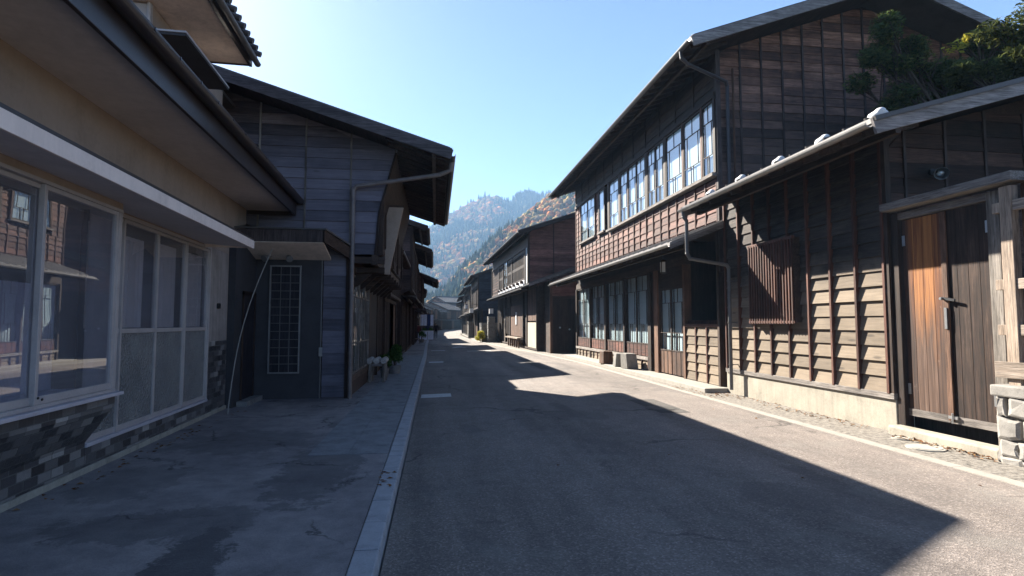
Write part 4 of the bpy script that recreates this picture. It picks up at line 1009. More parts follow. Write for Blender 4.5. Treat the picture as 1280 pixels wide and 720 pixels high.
# projecting show window with sloped tiled underside
m = MB()
m.prism([(-.02, .30), (.29, .74), (.30, .74), (.30, .875), (-.02, .875)], -6, 2.05, 'tile_wall')
m.build('bay_base', sh)
m = MB(); m.box(-.2, .37, -6, 2.10, .878, .915, 'alu_lt'); m.build('bay_sill', sh, bevel=.004)
m = MB(); m.box(-.2, .30, -6, 2.05, 3.02, 3.10, 'stucco'); m.box(.0, .30, 1.99, 2.05, .916, 3.02, 'alu'); m.build('bay_head', sh)
def alu_win(y0, y1, z0, z1, X, name='window', mid=None, dz=.05, gl='glass_shop', lowm=None, fmat='alu'):
    f = MB(); w = .045
    f.box(X - .05, X, y0, y0 + w, z0, z1, fmat); f.box(X - .05, X, y1 - w, y1, z0, z1, fmat)
    f.box(X - .048, X - .002, y0 + w, y1 - w, z0, z0 + w * 1.6, fmat); f.box(X - .048, X - .002, y0 + w, y1 - w, z1 - w, z1, fmat)
    if mid: f.box(X - .048, X - .001, y0 + w, y1 - w, mid - .03, mid + .03, fmat)
    o = f.build(name, sh, bevel=.003)
    p = MB(); p.box(X - .028, X - .022, y0 + w, y1 - w, (mid + .03) if mid else z0 + w * 1.6, z1 - w, gl); p.build('pane', o)
    if mid: p = MB(); p.box(X - .03, X - .02, y0 + w, y1 - w, z0 + w * 1.6, mid - .03, 'frosted'); p.build('frosted_pane', o)
    return o
m = MB(); m.box(.22, .31, -6, 2.04, .918, .955, 'alu'); m.box(.22, .315, -6, 2.04, 2.985, 3.02, 'alu'); m.box(.225, .31, 1.955, 2.0, .955, 2.985, 'alu'); m.build('window_frame', sh, bevel=.003)
alu_win(-.72, .68, .957, 2.983, .268); alu_win(.62, 1.954, .957, 2.983, .305); alu_win(-2.1, -.725, .957, 2.983, .305); alu_win(-6, -2.11, .957, 2.983, .268)
m = MB(); m.cyl((.31, .66, 1.02), (.316, .66, 1.02), .012, 'iron', n=10); m.cyl((.31, .72, 1.0), (.316, .72, 1.0), .012, 'iron', n=10); m.build('window_screw', sh)
# sliding doors
m = MB(); m.box(-.1, .03, 2.06, 5.93, .287, .33, 'alu_lt'); m.box(-.1, .02, 2.06, 5.93, 3.05, 3.098, 'alu'); m.box(-.1, .02, 5.87, 5.925, .33, 3.05, 'alu'); m.build('door_frame', sh, bevel=.003)
for i, (a, b) in enumerate(((2.08, 2.80), (2.76, 3.80), (3.80, 4.84), (4.84, 5.87))):
    o = alu_win(a, b, .332, 3.045, 0.0 if i % 2 else -.012, 'sliding_door', mid=1.60)
    p = MB(); n = 12
    zt = 2.86 if i == 1 else 2.9; ya, yb = a + .06, b - (.27 if i == 1 else .2 if i == 2 else .08)
    k = 18; vs = []; fs = []
    for j in range(k + 1):
        y = ya + (yb - ya) * j / k; x = -.10 + .012 * math.sin(j * 1.9); vs += [(x, y, 1.64), (x, y, zt), (x - .004, y, 1.64), (x - .004, y, zt)]
    for j in range(k): q = j * 4; fs += [(q, q + 4, q + 5, q + 1), (q + 3, q + 7, q + 6, q + 2)]
    p.add(vs, fs, 'curtain', .5); p.build('curtain', o)
# shop interior
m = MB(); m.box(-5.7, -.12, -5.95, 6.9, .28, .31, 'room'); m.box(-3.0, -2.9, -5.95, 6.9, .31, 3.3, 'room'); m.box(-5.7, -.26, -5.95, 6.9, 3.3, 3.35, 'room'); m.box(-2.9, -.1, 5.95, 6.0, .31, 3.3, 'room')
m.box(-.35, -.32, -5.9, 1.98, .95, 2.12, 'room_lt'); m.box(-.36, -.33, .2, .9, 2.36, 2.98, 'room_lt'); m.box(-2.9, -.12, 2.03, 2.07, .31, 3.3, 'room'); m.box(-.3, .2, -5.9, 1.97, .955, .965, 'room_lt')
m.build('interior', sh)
# canopy
m = MB(); m.prism([(0.003, 3.12), (.80, 3.06), (.80, 3.075), (.003, 3.20)], -6, 5.58, 'soffit'); m.prism([(.0, 3.205), (.80, 3.08), (.80, 3.20), (.0, 3.36)], -6, 5.57, 'gutter_br')
cn = m.build('canopy', sh); m = MB(); m.box(.803, .835, -6, 5.60, 3.045, 3.19, 'fascia'); m.box(.0, .80, 5.585, 5.61, 3.06, 3.2, 'fascia'); m.build('fascia', cn, bevel=.005)
m = MB(); m.box(.803, .83, -6, 5.60, 3.195, 3.225, 'gutter_br'); m.build('flashing', cn)
# eaves
m = MB(); m.box(.0, 1.0, -6, 8.15, 4.24, 4.275, 'soffit'); m.box(-.3, 0, 6.95, 8.1, 3.5, 4.27, 'stucco'); m.build('soffit', sh)
m = MB(); m.box(1.0, 1.045, -6, 8.18, 4.15, 4.47, 'gutter_br'); m.box(0, 1.0, 8.152, 8.18, 4.15, 4.44, 'gutter_br'); m.build('fascia', sh, bevel=.006)
m = MB(); m.halfpipe((1.135, -6, 4.50), (1.135, 8.2, 4.50), .085, 'gutter_br', 12); m.box(1.047, 1.225, 8.195, 8.205, 4.42, 4.51, 'gutter_br')
y = -5.5
while y < 8: m.box(1.04, 1.225, y, y + .02, 4.47, 4.506, 'gutter_br'); y += .6
m.build('gutter', sh)
m = MB(); m.prism([(-3.5, 4.43 + 4.6 * .42), (1.09, 4.43), (1.09, 4.50), (-3.5, 4.50 + 4.6 * .42)], -6, 4.0, 'gutter_br'); m.prism([(-.3, 5.0), (1.09, 4.43), (1.09, 4.50), (-.3, 5.07)], 4.0, 8.15, 'gutter_br')
y = -6.
while y < 8.1:
    a = -3.5 if y < 3.9 else -.32
    m.cyl((1.05, y + .1, 4.50), (a, y + .1, 4.50 + (1.05 - a) * .42), .035, 'roof_far', n=8); y += .27
m.build('roof', sh)
# narrow upper storey with its own eaves
m = MB(); m.box(-.70, -.35, 4.05, 7.4, 4.3, 6.62, 'stucco'); m.build('upper_wall', sh)
m = MB(); m.box(-.72, -.33, 4.02, 4.06, 4.3, 6.6, 'alu'); m.cyl((-.36, 4.0, 4.5), (-.36, 4.0, 6.6), .03, 'alu', n=8); m.build('corner_trim', sh)
m = MB(); m.box(-.74, .55, 3.2, 5.98, 6.64, 6.70, 'soffit_pk'); m.build('upper_soffit', sh)
m = MB(); m.box(-5.6, -.70, 6.0, 8.1, 4.3, 6.60, 'stucco'); m.build('rear_wall', sh)
m = MB(); m.prism([(-6.0, 6.61), (-.36, 6.61), (-.36, 6.68), (-3.2, 7.0), (-6.0, 6.68)], 5.9, 8.3, 'roof_far'); m.build('rear_roof', sh)
m = MB(); m.box(.55, .60, 3.2, 6.0, 6.60, 6.86, 'gutter_br'); m.box(-.74, .55, 5.985, 6.02, 6.62, 6.8, 'gutter_br'); m.prism([(-.76, 6.71), (.62, 6.71), (.70, 6.78), (-.76, 7.25)], 3.2, 5.97, 'roof_far')
y = 3.2
while y < 6: m.cyl((.78, y + .08, 6.80), (-.76, y + .08, 7.31), .055, 'roof_far', n=8); y += .26
m.halfpipe((.68, 3.2, 6.70), (.68, 6.08, 6.70), .06, 'gutter', 8); m.build('upper_roof', sh)
m = MB(); m.box(-.35, .28, 3.72, 5.72, 6.00, 6.04, 'stucco_dk'); m.box(-.35, .285, 3.70, 5.74, 6.042, 6.07, 'alu'); m.box(-.34, -.28, 3.9, 5.6, 5.1, 5.9, 'alu'); m.build('window_visor', sh)
m = MB(); m.box(-.35, -.25, 6.1, 6.25, 4.6, 6.2, 'alu'); m.build('shutter_box', sh)
m = MB(); m.box(.0, .02, 6.35, 6.52, 1.98, 2.08, 'iron'); m.build('name_plate', sh)

# ------------------------------------------------------------------ old house with the big gable (left)
oh = thing('townhouse', (-1.9, 13.3, 0), 'old timber house on the left with a silvery clapboard gable and wide overhanging eaves', 'house')
EX, EZ, SLP = .30, 5.46, .315; ru = lambda x: EZ + (EX - x) * SLP - .05
m = MB()
m.prism([(-9, 3.3), (-1.36, 3.3), (-1.32, 4.3), (-1.0, 5.6), (-1.0, ru(-1.0)), (-5.2, ru(-5.2)), (-9, ru(-5.2) - 1.2)], 13.32, 20.9, 'dark_y')
m.box(-9, -2.02, 13.34, 20.9, 0, 3.3, 'dark_y'); m.build('wall', oh)
m = MB()
def xl(z):
    zz = [3.3, 4.3, 5.75, 8]; xx = [-1.40, -1.32, -.94, -.6]
    return float(min(np.interp(z, zz, xx), EX - (z - EZ + .05) / SLP))
m.siding_y(13.32, lambda z: (-9, xl(z)), 3.3, 7.2, 'grey_board_x', 'grey_z', .25, 1.02, .035, .04, .05, x0=-2.0, run=(1, 3), xr=(-8, -.5))
m.siding_y(13.32, lambda z: (-2.57, -2.06), .02, 3.3, 'grey_board_x', None, .25, 1.2, .03, x0=-2.6, xr=(-2.57, -2.06))
m.build('clapboard_gable', oh)
m = MB(); m.box(-2.06, -1.90, 13.25, 13.40, 0, 3.3, 'dark_z'); m.bar((-.97, 13.29, 5.72), (-1.34, 13.29, 4.3), .05, .06, 'dark_z'); m.bar((-1.34, 13.29, 4.3), (-1.42, 13.29, 3.25), .05, .06, 'dark_z')
m.box(-1.5, -1.36, 13.24, 20.9, 3.05, 3.28, 'dark_y'); m.box(-2.0, -1.2, 13.26, 13.40, 3.08, 3.24, 'dark_x')
for i in range(8):
    y = 13.9 + i; m.box(-2.0, -1.25, y - .06, y + .06, 2.92, 3.05, 'dark_x'); m.prism([(-2.0, 2.55), (-1.85, 2.62), (-1.55, 2.9), (-2.0, 2.9)], y - .04, y + .04, 'dark_x')
m.build('beam', oh, bevel=.006)
roof(oh, EX, EZ, 12.29, 21.1, SLP, -5.2, False, bx=-9.5, th=.12, wallx=-1.1, barge='shed_batten', bargeh=.22, name='roof')
gutter(oh, EX + .05, EZ + .0, 12.32, 21.1, False, .06, 'gutter_br')
m = MB(); m.tube([(.33, 12.75, 5.40), (.30, 12.8, 5.22), (.05, 12.85, 5.12), (-1.84, 13.14, 4.86), (-1.92, 13.16, 4.78), (-1.92, 13.16, .0)], .048, 'pipe_br', 12)
for z in (3.9, 2.4, 1.0): m.cyl((-1.92, 13.16, z), (-1.92, 13.16, z + .04), .058, 'pipe_br', n=12)
m.build('downpipe', oh)
m = MB(); m.cyl((-2.60, 13.27, .0), (-2.60, 13.27, 3.2), .016, 'gutter', n=8); m.box(-2.63, -2.56, 13.22, 13.28, .95, 1.15, 'gutter_lt'); m.build('conduit', oh)
# upper front
lattice(oh, -1.28, 13.7, 16.8, 3.6, 4.9, False, 'dark_z', .12, .04, (.5,)); lattice(oh, -1.28, 17.2, 20.7, 3.6, 4.9, False, 'dark_z', .12, .04, (.5,))
m = MB()
for y in (13.45, 14.9, 16.9, 18.8, 20.8): m.box(-1.36, -1.24, y - .07, y + .07, 3.3, 5.6, 'dark_z')
m.siding_x(-1.32, 13.4, 20.9, 3.3, 3.58, 'gable_board', None, .14, 1, .02, battens=False); m.build('upper_frame', oh)
# ground floor front
for a, b in ((13.55, 14.6), (14.65, 15.7), (15.75, 16.8)):
    w = window(oh, -1.93, a, b, .50, 2.85, False, fm='grey_z', rows=((.2, (.5,)), (.5, (.33, .66)), (.3, (.33, .66))), gl='glass', back='shoji_gr', back_z=.36, fw=.05, mw=.025)
m = MB(); m.box(-2.02, -1.90, 13.4, 16.9, .36, .5, 'brown_y'); m.siding_x(-1.98, 13.4, 16.9, .0, .36, 'gable_board', None, .18, 1, .02, battens=False)
m.box(-2.02, -1.92, 16.82, 17.0, 0, 3.0, 'dark_z'); m.box(-2.02, -1.92, 19.0, 19.15, 0, 3.0, 'dark_z'); m.box(-2.02, -1.90, 13.4, 20.9, 2.88, 3.02, 'dark_y'); m.box(-2.0, -1.95, 17.0, 19.0, .05, 2.9, 'black_z'); m.build('lower_frame', oh)
lattice(oh, -1.93, 19.2, 20.8, .4, 2.85, False, 'dark_z', .12, .045, (.3, .7))
# entrance recess: charcoal walls, lattice window and small canopy
m = MB(); m.box(-4.6, -4.04, 11.98, 13.29, 0, 3.42, 'stucco_dk'); m.box(-4.04, -2.615, 13.27, 13.33, 0, 3.42, 'stucco_dk'); m.build('charcoal_wall', oh)
m = MB(); m.box(-4.035, -4.02, 12.45, 13.15, .12, 2.3, 'black_z'); m.box(-4.03, -4.0, 12.40, 12.45, .1, 2.35, 'dark_z'); m.box(-4.03, -4.0, 13.15, 13.2, .1, 2.35, 'dark_z'); m.box(-4.03, -4.0, 12.4, 13.2, 2.3, 2.38, 'dark_y'); m.build('side_door', oh)
m = MB(); m.box(-4.03, -3.82, 12.2, 13.26, -.05, .10, 'stone'); m.build('door_step', oh, bevel=.01)
m = MB(); a, b, c, d = -3.70, -3.08, .60, 2.98
m.box(a, b, 13.262, 13.268, c, d, 'black_z'); f = m.build('lattice_window', oh)
m = MB()
for x0, x1, z0, z1 in ((a - .03, a, c - .03, d + .03), (b, b + .03, c - .03, d + .03), (a, b, c - .03, c), (a, b, d, d + .03)): m.box(x0, x1, 13.225, 13.27, z0, z1, 'gutter_lt')
for i in range(1, 3): x = a + (b - a) * i / 3; m.box(x - .007, x + .007, 13.243, 13.26, c, d, 'gutter')
for i in range(1, 13): z = c + (d - c) * i / 13; m.box(a, b, 13.245, 13.258, z - .007, z + .007, 'gutter')
m.build('window_grille', f)
m = MB(); m.hexa([(-4.2, 12.30, 3.405), (-2.4, 12.30, 3.405), (-2.4, 13.24, 3.14), (-4.2, 13.24, 3.14), (-4.2, 12.30, 3.45), (-2.4, 12.30, 3.45), (-2.4, 13.24, 3.20), (-4.2, 13.24, 3.20)], 'soffit_pk'); m.box(-4.22, -2.38, 12.27, 12.30, 3.42, 3.68, 'gable_batten'); m.hexa([(-2.4, 12.27, 3.42), (-2.36, 12.27, 3.42), (-1.93, 13.24, 3.16), (-1.97, 13.24, 3.16), (-2.4, 12.27, 3.68), (-2.36, 12.27, 3.68), (-1.93, 13.24, 3.42), (-1.97, 13.24, 3.42)], 'dark_y')
m.hexa([(-4.24, 12.24, 3.685), (-2.34, 12.24, 3.685), (-1.88, 13.26, 3.43), (-4.24, 13.26, 3.9), (-4.24, 12.24, 3.72), (-2.34, 12.24, 3.72), (-1.88, 13.26, 3.47), (-4.24, 13.26, 3.94)], 'roof_metal')
m.hexa([(-2.4, 12.3, 3.425), (-2.39, 12.3, 3.425), (-1.97, 13.24, 3.17), (-2.4, 13.24, 3.42), (-2.4, 12.3, 3.46), (-2.39, 12.3, 3.46), (-1.97, 13.24, 3.22), (-2.4, 13.24, 3.46)], 'soffit_pk'); m.build('canopy', oh)
settle(oh)
sl = thing('wall_lamp', (-3.45, 13.26, 3.22), 'small double security lamp under the entrance canopy', 'lamp')
m = MB(); m.box(-.05, .05, -.04, .0, -.05, .05, 'iron'); m.cyl((0, -.04, 0), (.02, -.12, -.02), .015, 'iron'); m.build('bracket', sl)
for dx in (-.24, .16): m = MB(); m.cyl((dx * .2, -.1, 0), (dx, -.2, -.02), .02, 'iron'); m.cyl((dx, -.16, .0), (dx * 1.35, -.34, -.10), .045, 'gutter_lt', .075, n=14); m.build('lamp_head', sl)
m = MB(); pts = []
for i in range(13):
    u = i / 12; pts.append((-3.86 + .36 * u - .17 * math.sin(math.pi * u), 11.25 + 1.45 * u, 3.42 * u))
m.tube(pts, .011, 'rod', 7); tag(m.build('bent_rod'), 'thin pale bent rod leaning from the pavement up to the entrance canopy', 'rod')

# bench
bn = thing('bench', (-1.68, 16.75, 0), 'small rustic bench of three pale split logs on log legs', 'bench')
for i, x in enumerate((-.20, .0, .20)):
    m = MB(); m.cyl((x, -.28, .62), (x, .5, .62), .085, 'log_pale', n=14); m.build('seat_log', bn)
for x in (-.2, .2):
    for y in (-.18, .4): m = MB(); m.cyl((x, y, 0), (x, y, .56), .05, 'grey_z', n=12); m.build('leg', bn)
m = MB(); m.bar((-.22, -.18, .50), (.22, -.18, .50), .05, .06, 'grey_x'); m.build('cross_bar', bn); m = MB(); m.bar((-.22, .4, .50), (.22, .4, .50), .05, .06, 'grey_x'); m.build('cross_bar', bn)

# ------------------------------------------------------------------ further left houses
house('townhouse', 'low recessed dark house directly beyond the wide eaved house', 'L', -1.9, 21.2, 6.0, 0, up=.2, over=.45, zc=2.7, ze=4.35, slope=.3, low=(('lat', .1, 2.6), ('open', 2.6, 4), ('wood', 4, 6)), upb=(('lat', .2, 5.8),), verge=.05, ov_y1=.05, gut=False)
m = MB(); m.prism([(-1.32, 2.95), (-1.20, 2.95), (-.86, 4.68), (-1.32, 4.68)], 14.55, 14.66, 'wing'); m.box(-1.33, -.84, 14.53, 14.68, 4.68, 4.74, 'dark_x'); o = m.build('sleeve_wall', oh); o['label'] = 'plastered wing wall under the eaves'; settle(oh)
house('townhouse', 'tall dark house with bare dark gable, second beyond the wide eaved house', 'L', -1.75, 28.2, 4.9, .2, up=.55, over=.75, zc=3.3, ze=6.35, slope=.32, low=(('black', .1, 1), ('lat', 1, 4.8)), upb=(('lat', .3, 4.6),), verge=.75, pent=(2.9, .75), gm='gable_board', gt_=None, ov_y1=.1)
house('townhouse', 'dark gabled house with an open doorway, third beyond the wide eaved house', 'L', -1.75, 34.2, 8.6, .3, up=.5, over=.95, zc=3.2, ze=5.95, slope=.36, low=(('lat', .1, 3), ('open', 3, 5), ('lat', 5, 8.5)), upb=(('lat', .3, 4.2), ('win', 4.3, 6.4), ('lat', 6.5, 8.4)), verge=.9, pent=(2.9, .8), gm='gable_board', gt_=None, ov_y1=.1)
house('townhouse', 'dark house with the lowest long eaves reaching over the street', 'L', -1.7, 44.6, 6.2, 0, up=.6, over=1.2, zc=2.9, ze=4.95, slope=.40, low=(('lat', .1, 3), ('open', 3, 4), ('lat', 4, 6.2)), upb=(('lat', .3, 6),), verge=.9, pent=(2.6, .9), gm='gable_board', gt_=None)
nb = house('townhouse', 'far left shopfront with white curtains over the door behind the people', 'L', -2.0, 56, 14, 1.5, up=.3, over=.75, zc=3.0, ze=4.9, slope=.34, low=(('win', .1, 4), ('open', 4, 6), ('lat', 6, 14)), upb=(('lat', .3, 8), ('win', 8, 13.5)), verge=.5, pent=(2.75, .7), gm='red_board_x', gt_=None)
llab = ['small far house on the left past the white curtains', 'grey roofed far house on the left at the bend', 'far house on the left before the street turns']
for i, (x, y, L, rt) in enumerate(((-3.3, 72, 13, 0), (-3.4, 85.5, 14, -1), (-3.2, 100, 15, -2))):
    house('townhouse', llab[i], 'L', x, y, L, rt, up=.2, over=.7, zc=2.7, ze=4.7 + random.uniform(-.2, .4), slope=.36, low=(('lat', .2, 5), ('plas', 5, 7), ('lat', 7, L)), upb=(('plas', .2, 4), ('win', 4, 8), ('lat', 8, L)), pent=(2.5, .7), top='roof_far', raf=False, gut=False, gm='red_board_x' if i % 2 else 'gable_board', gt_=None)
# houses closing the view round the bend
cl = [(-2.4, 116, 10, -6, 4.5, 'dark'), (-1.4, 127, 11, -8, 4.9, 'pale'), (.2, 139, 10, -14, 4.5, 'brown'), (2.6, 150, 10, -24, 5.2, 'dark'), (6.8, 160, 9, -40, 4.8, 'pale'), (13, 168, 11, -58, 5.1, 'dark'), (3, 188, 9, -50, 8.6, 'upper')]
cl_lab = ['small dark far house on the left where the street starts to turn', 'far left house with plank upper front before the bend', 'brown far house on the left at the bend', 'dark house facing back down the street at the far bend',
          'brown plank fronted house closing the view at the far bend', 'dark house farthest right behind the bend', 'grey roof rising behind the houses of the bend']
for i, (x, y, L, rt, ze_, kk) in enumerate(cl):
    house('townhouse', cl_lab[i], 'L', x, y, L, rt, up=.2, over=.7, zc=2.6 if ze_ < 7 else 4.5, ze=ze_, slope=.42, low=(('lat', .2, L * .4), ('wood', L * .4, L * .6), ('lat', L * .6, L)),
          upb=(('wood' if i % 2 else 'lat', .2, L * .3), ('win', L * .3, L * .65), ('wood' if i % 2 else 'lat', L * .65, L)), pent=(2.4, .8), top='roof_far', raf=False, gut=False, gt_=None, gm='red_board_x' if i % 2 else 'gable_board')
# noren and planters
nr = thing('door_curtain', (-1.2, 59.0, 0), 'white split door curtain with an indigo middle strip hanging on the left', 'door curtain')
m = MB(); m.cyl((-.45, 0, 2.62), (1.0, 0, 2.62), .025, 'brown_y', n=8); m.build('rod', nr)
for i in range(4):
    m = MB(); a = -.40 + i * .34; k = 6; vs = []; fs = []
    for j in range(k + 1): x = a + .32 * j / k; y = .02 * math.sin(j * 1.4 + i); vs += [(x, y, 1.45), (x, y, 2.6), (x, y + .006, 1.45), (x, y + .006, 2.6)]
    for j in range(k): q = j * 4; fs += [(q, q + 4, q + 5, q + 1), (q + 3, q + 7, q + 6, q + 2)]
    m.add(vs, fs, 'indigo' if i == 2 else 'noren'); m.build('cloth_panel', nr)
for i, (x, y, lb) in enumerate(((-1.75, 57.5, 'pale planter box nearest the left house fronts'), (-1.15, 58.3, 'middle pale planter box in front of the people'), (-.55, 59.2, 'pale planter box nearest the road'))):
    pb = thing('planter_box', (x, y, 0), lb, 'planter')
    m = MB(); m.box(-.28, .28, -.25, .25, .0, .85, 'noren'); m.build('box_body', pb, bevel=.01)
    m = MB(); m.box(-.31, .31, -.28, .28, .85, .92, 'white'); m.build('rim', pb); 
    m = MB(); leaf_cloud(m, [((0, 0, 1.08), (.26, .22, .16))], 160, .06, 'leaf_pot'); m.build('foliage', pb)
st = thing('low_stool', (-1.55, 47.0, 0), 'small pale stool on the pavement edge near the far left houses', 'stool')
m = MB(); m.box(-.25, .25, -.2, .2, .40, .45, 'pale_y'); m.build('seat', st)
for x in (-.2, .2):
    for y in (-.15, .15): m = MB(); m.box(x - .02, x + .02, y - .02, y + .02, 0, .40, 'pale_z'); m.build('leg', st)

# ------------------------------------------------------------------ people
def person(loc, rz_, H, label, coat, legs, stride=.12, pack=None, arm=.1):
    t = thing('person', loc, label, 'person', rz_)
    s = H / 1.72
    J = {'hip': (0, 0, .93), 'waist': (0, 0, 1.08), 'chest': (0, .01, 1.32), 'neck': (0, 0, 1.47), 'head0': (0, -.01, 1.55), 'head1': (0, -.02, 1.63), 'top': (0, 0, 1.70)}
    rad = {'hip': .15, 'waist': .14, 'chest': .17, 'neck': .06, 'head0': .075, 'head1': .095, 'top': .06}
    edges = [('hip', 'waist'), ('waist', 'chest'), ('chest', 'neck'), ('neck', 'head0'), ('head0', 'head1'), ('head1', 'top')]
    for sg, nm in ((-1, 'l'), (1, 'r')):
        st_ = stride * sg
        J.update({nm + 'hp': (.10 * sg, 0, .88), nm + 'kn': (.11 * sg, st_ * .5 - .02, .48), nm + 'an': (.11 * sg, st_, .09), nm + 'to': (.12 * sg, st_ - .16, .04),
                  nm + 'sh': (.19 * sg, 0, 1.41), nm + 'el': (.26 * sg, .03 + arm * .2 * sg, 1.12), nm + 'wr': (.25 * sg, -.08 - arm * sg, .90), nm + 'ha': (.25 * sg, -.12 - arm * sg, .80)})
        rad.update({nm + 'hp': .10, nm + 'kn': .065, nm + 'an': .045, nm + 'to': .04, nm + 'sh': .075, nm + 'el': .05, nm + 'wr': .035, nm + 'ha': .04})
        edges += [('hip', nm + 'hp'), (nm + 'hp', nm + 'kn'), (nm + 'kn', nm + 'an'), (nm + 'an', nm + 'to'), ('chest', nm + 'sh'), (nm + 'sh', nm + 'el'), (nm + 'el', nm + 'wr'), (nm + 'wr', nm + 'ha')]
    keys = list(J); me = bpy.data.meshes.new('person'); me.from_pydata([tuple(c * s for c in J[k]) for k in keys], [(keys.index(a), keys.index(b)) for a, b in edges], [])
    o = bpy.data.objects.new('body', me); COL.objects.link(o); o.parent = t
    sk = o.modifiers.new('skin', 'SKIN'); sv = me.skin_vertices[0].data if me.skin_vertices else None
    for i, k in enumerate(keys):
        me.skin_vertices[0].data[i].radius = (rad[k] * s * (1.15 if k in ('chest', 'hip') else 1), rad[k] * s * (.8 if k in ('chest', 'hip', 'waist') else 1)); me.skin_vertices[0].data[i].use_root = (k == 'hip')
    o.modifiers.new('sub', 'SUBSURF').levels = 2; o.modifiers['sub'].render_levels = 2
    mt, nt, out = new_mat('person ' + label[:12]); tt = NT(nt); tc = tt.n('ShaderNodeTexCoord'); sp = tt.n('ShaderNodeSeparateXYZ'); tt.l(tc.outputs['Object'], sp.inputs[0])
    z = tt.math('DIVIDE', sp.outputs[2], 2.0 * s)
    c = tt.ramp(z, [(0, (.02, .02, .02)), (.045, legs), (.43, coat), (.735, coat), (.74, (.42, .27, .20)), (.90, (.42, .27, .20))], 'CONSTANT')
    tt.pbr(out, c, .9, .2); me.materials.append(mt)
    m = MB(); m.ball((0, .015 * s, 1.645 * s), .105 * s, 'hair', 14, sc=(1, 1.05, 1.02)); h = m.build('hair', t, smooth=True)
    if pack:
        m = MB(); m.box(-.16, .16, .12, .30, 1.05 * s, 1.45 * s, pack); m.box(-.12, .12, .30, .35, 1.08 * s, 1.25 * s, pack); m.build('backpack', t, bevel=.04)
    return t
person((0.0, 66.5, -.07), R(182), 1.78, 'person in a black coat and trousers walking along the road', (.012, .012, .015), (.014, .014, .018), .22, 'cloth_black')
person((-1.0, 69.0, 0), R(30), 1.68, 'person in a dark blue jacket standing behind the planter boxes', (.03, .04, .08), (.03, .03, .035), .06)
person((-1.7, 55.5, 0), R(200), 1.66, 'person in dark maroon clothes close to the left house fronts', (.06, .02, .02), (.02, .02, .025), .1)
person((-.55, 72.0, -.05), R(170), 1.7, 'person in a grey jacket farther up the road beside the person in black', (.12, .12, .13), (.03, .03, .05), .18)

# ------------------------------------------------------------------ mountains
def hill_near(x, y):
    """valley side on the right and its spur"""
    v = 0.0
    base = 26 + 6 * math.sin(y * .013) - .02 * y
    v = max(0, x - base) * .52
    # spur running down to the left at y about 430
    sx = [-60, -8, 6, 16, 38, 61, 93, 115, 180, 300, 600]; sz = [5, 13, 22, 36, 58, 78, 101, 112, 150, 200, 260]
    rz_ = float(np.interp(x, sx, sz)); w = 150 if y < 430 else 260
    sp = rz_ * math.exp(-((y - 430) / w) ** 2)
    v = max(v if y > 20 else v, sp)
    v = min(v, 75 + .5 * max(0, x)) if y < 250 else v
    return v + 5 * mnoise.noise((x * .02, y * .02, 0)) * min(1, v / 15)
def hill_far(x, y):
    sx = [-600, -300, -120, -22, 0, 25, 55, 95, 118, 128, 142, 160, 180, 200, 260, 420, 900]; sz = [60, 95, 135, 172, 184, 203, 220, 238, 244, 236, 228, 246, 252, 246, 256, 290, 320]
    rz_ = float(np.interp(x, sx, sz)); d = abs(y - 1100)
    v = rz_ * max(0, 1 - d / 560) ** .9
    return v + 14 * mnoise.noise((x * .006, y * .006, 3)) * min(1, v / 30) + 4 * mnoise.noise((x * .03, y * .03, 1)) * min(1, v / 30)
def terrain(name, fn, xs, ys, mat):
    vs = [(x, y, fn(x, y) - 1.0) for y in ys for x in xs]; n = len(xs)
    fs = [(j * n + i, j * n + i + 1, (j + 1) * n + i + 1, (j + 1) * n + i) for j in range(len(ys) - 1) for i in range(n - 1)]
    m = MB(); m.add(vs, fs, mat, .5); return tag(m.build(name, smooth=True), kind='structure')
terrain('hillside', hill_near, list(np.linspace(-80, 420, 90)), list(np.linspace(30, 720, 100)), 'hill')
terrain('mountain', hill_far, list(np.linspace(-700, 900, 110)), list(np.linspace(640, 1500, 70)), 'hill')
# canopy blobs
def ico():
    import bmesh
    bm = bmesh.new(); bmesh.ops.create_icosphere(bm, subdivisions=2, radius=1); v = np.array([p.co[:] for p in bm.verts]); f = np.array([[q.index for q in p.verts] for p in bm.faces]); bm.free(); return v, f
IV, IF = ico()
def cone():
    v = [(0, 0, 2.2)]; f = []
    for k, (z, r) in enumerate(((1.5, .28), (1.35, .42), (.8, .45), (.65, .68), (.1, .70), (-.05, .92), (-.9, .7))):
        for i in range(8): a = 2 * math.pi * (i + .5 * (k % 2)) / 8; v.append((r * math.cos(a), r * math.sin(a), z))
    for i in range(8): f.append((0, 1 + i, 1 + (i + 1) % 8))
    for k in range(6):
        b = 1 + k * 8
        for i in range(8): f.append((b + i, b + 8 + i, b + 8 + (i + 1) % 8)); f.append((b + i, b + 8 + (i + 1) % 8, b + (i + 1) % 8))
    return np.array(v), np.array(f)
CV, CF = cone()
AUT = np.array([(.38, .145, .05), (.32, .17, .065), (.26, .11, .05), (.20, .15, .07), (.15, .10, .06), (.28, .19, .07), (.10, .11, .045), (.17, .13, .09)])
GRN = np.array([(.024, .038, .028), (.034, .048, .034), (.045, .058, .038), (.07, .075, .045)])
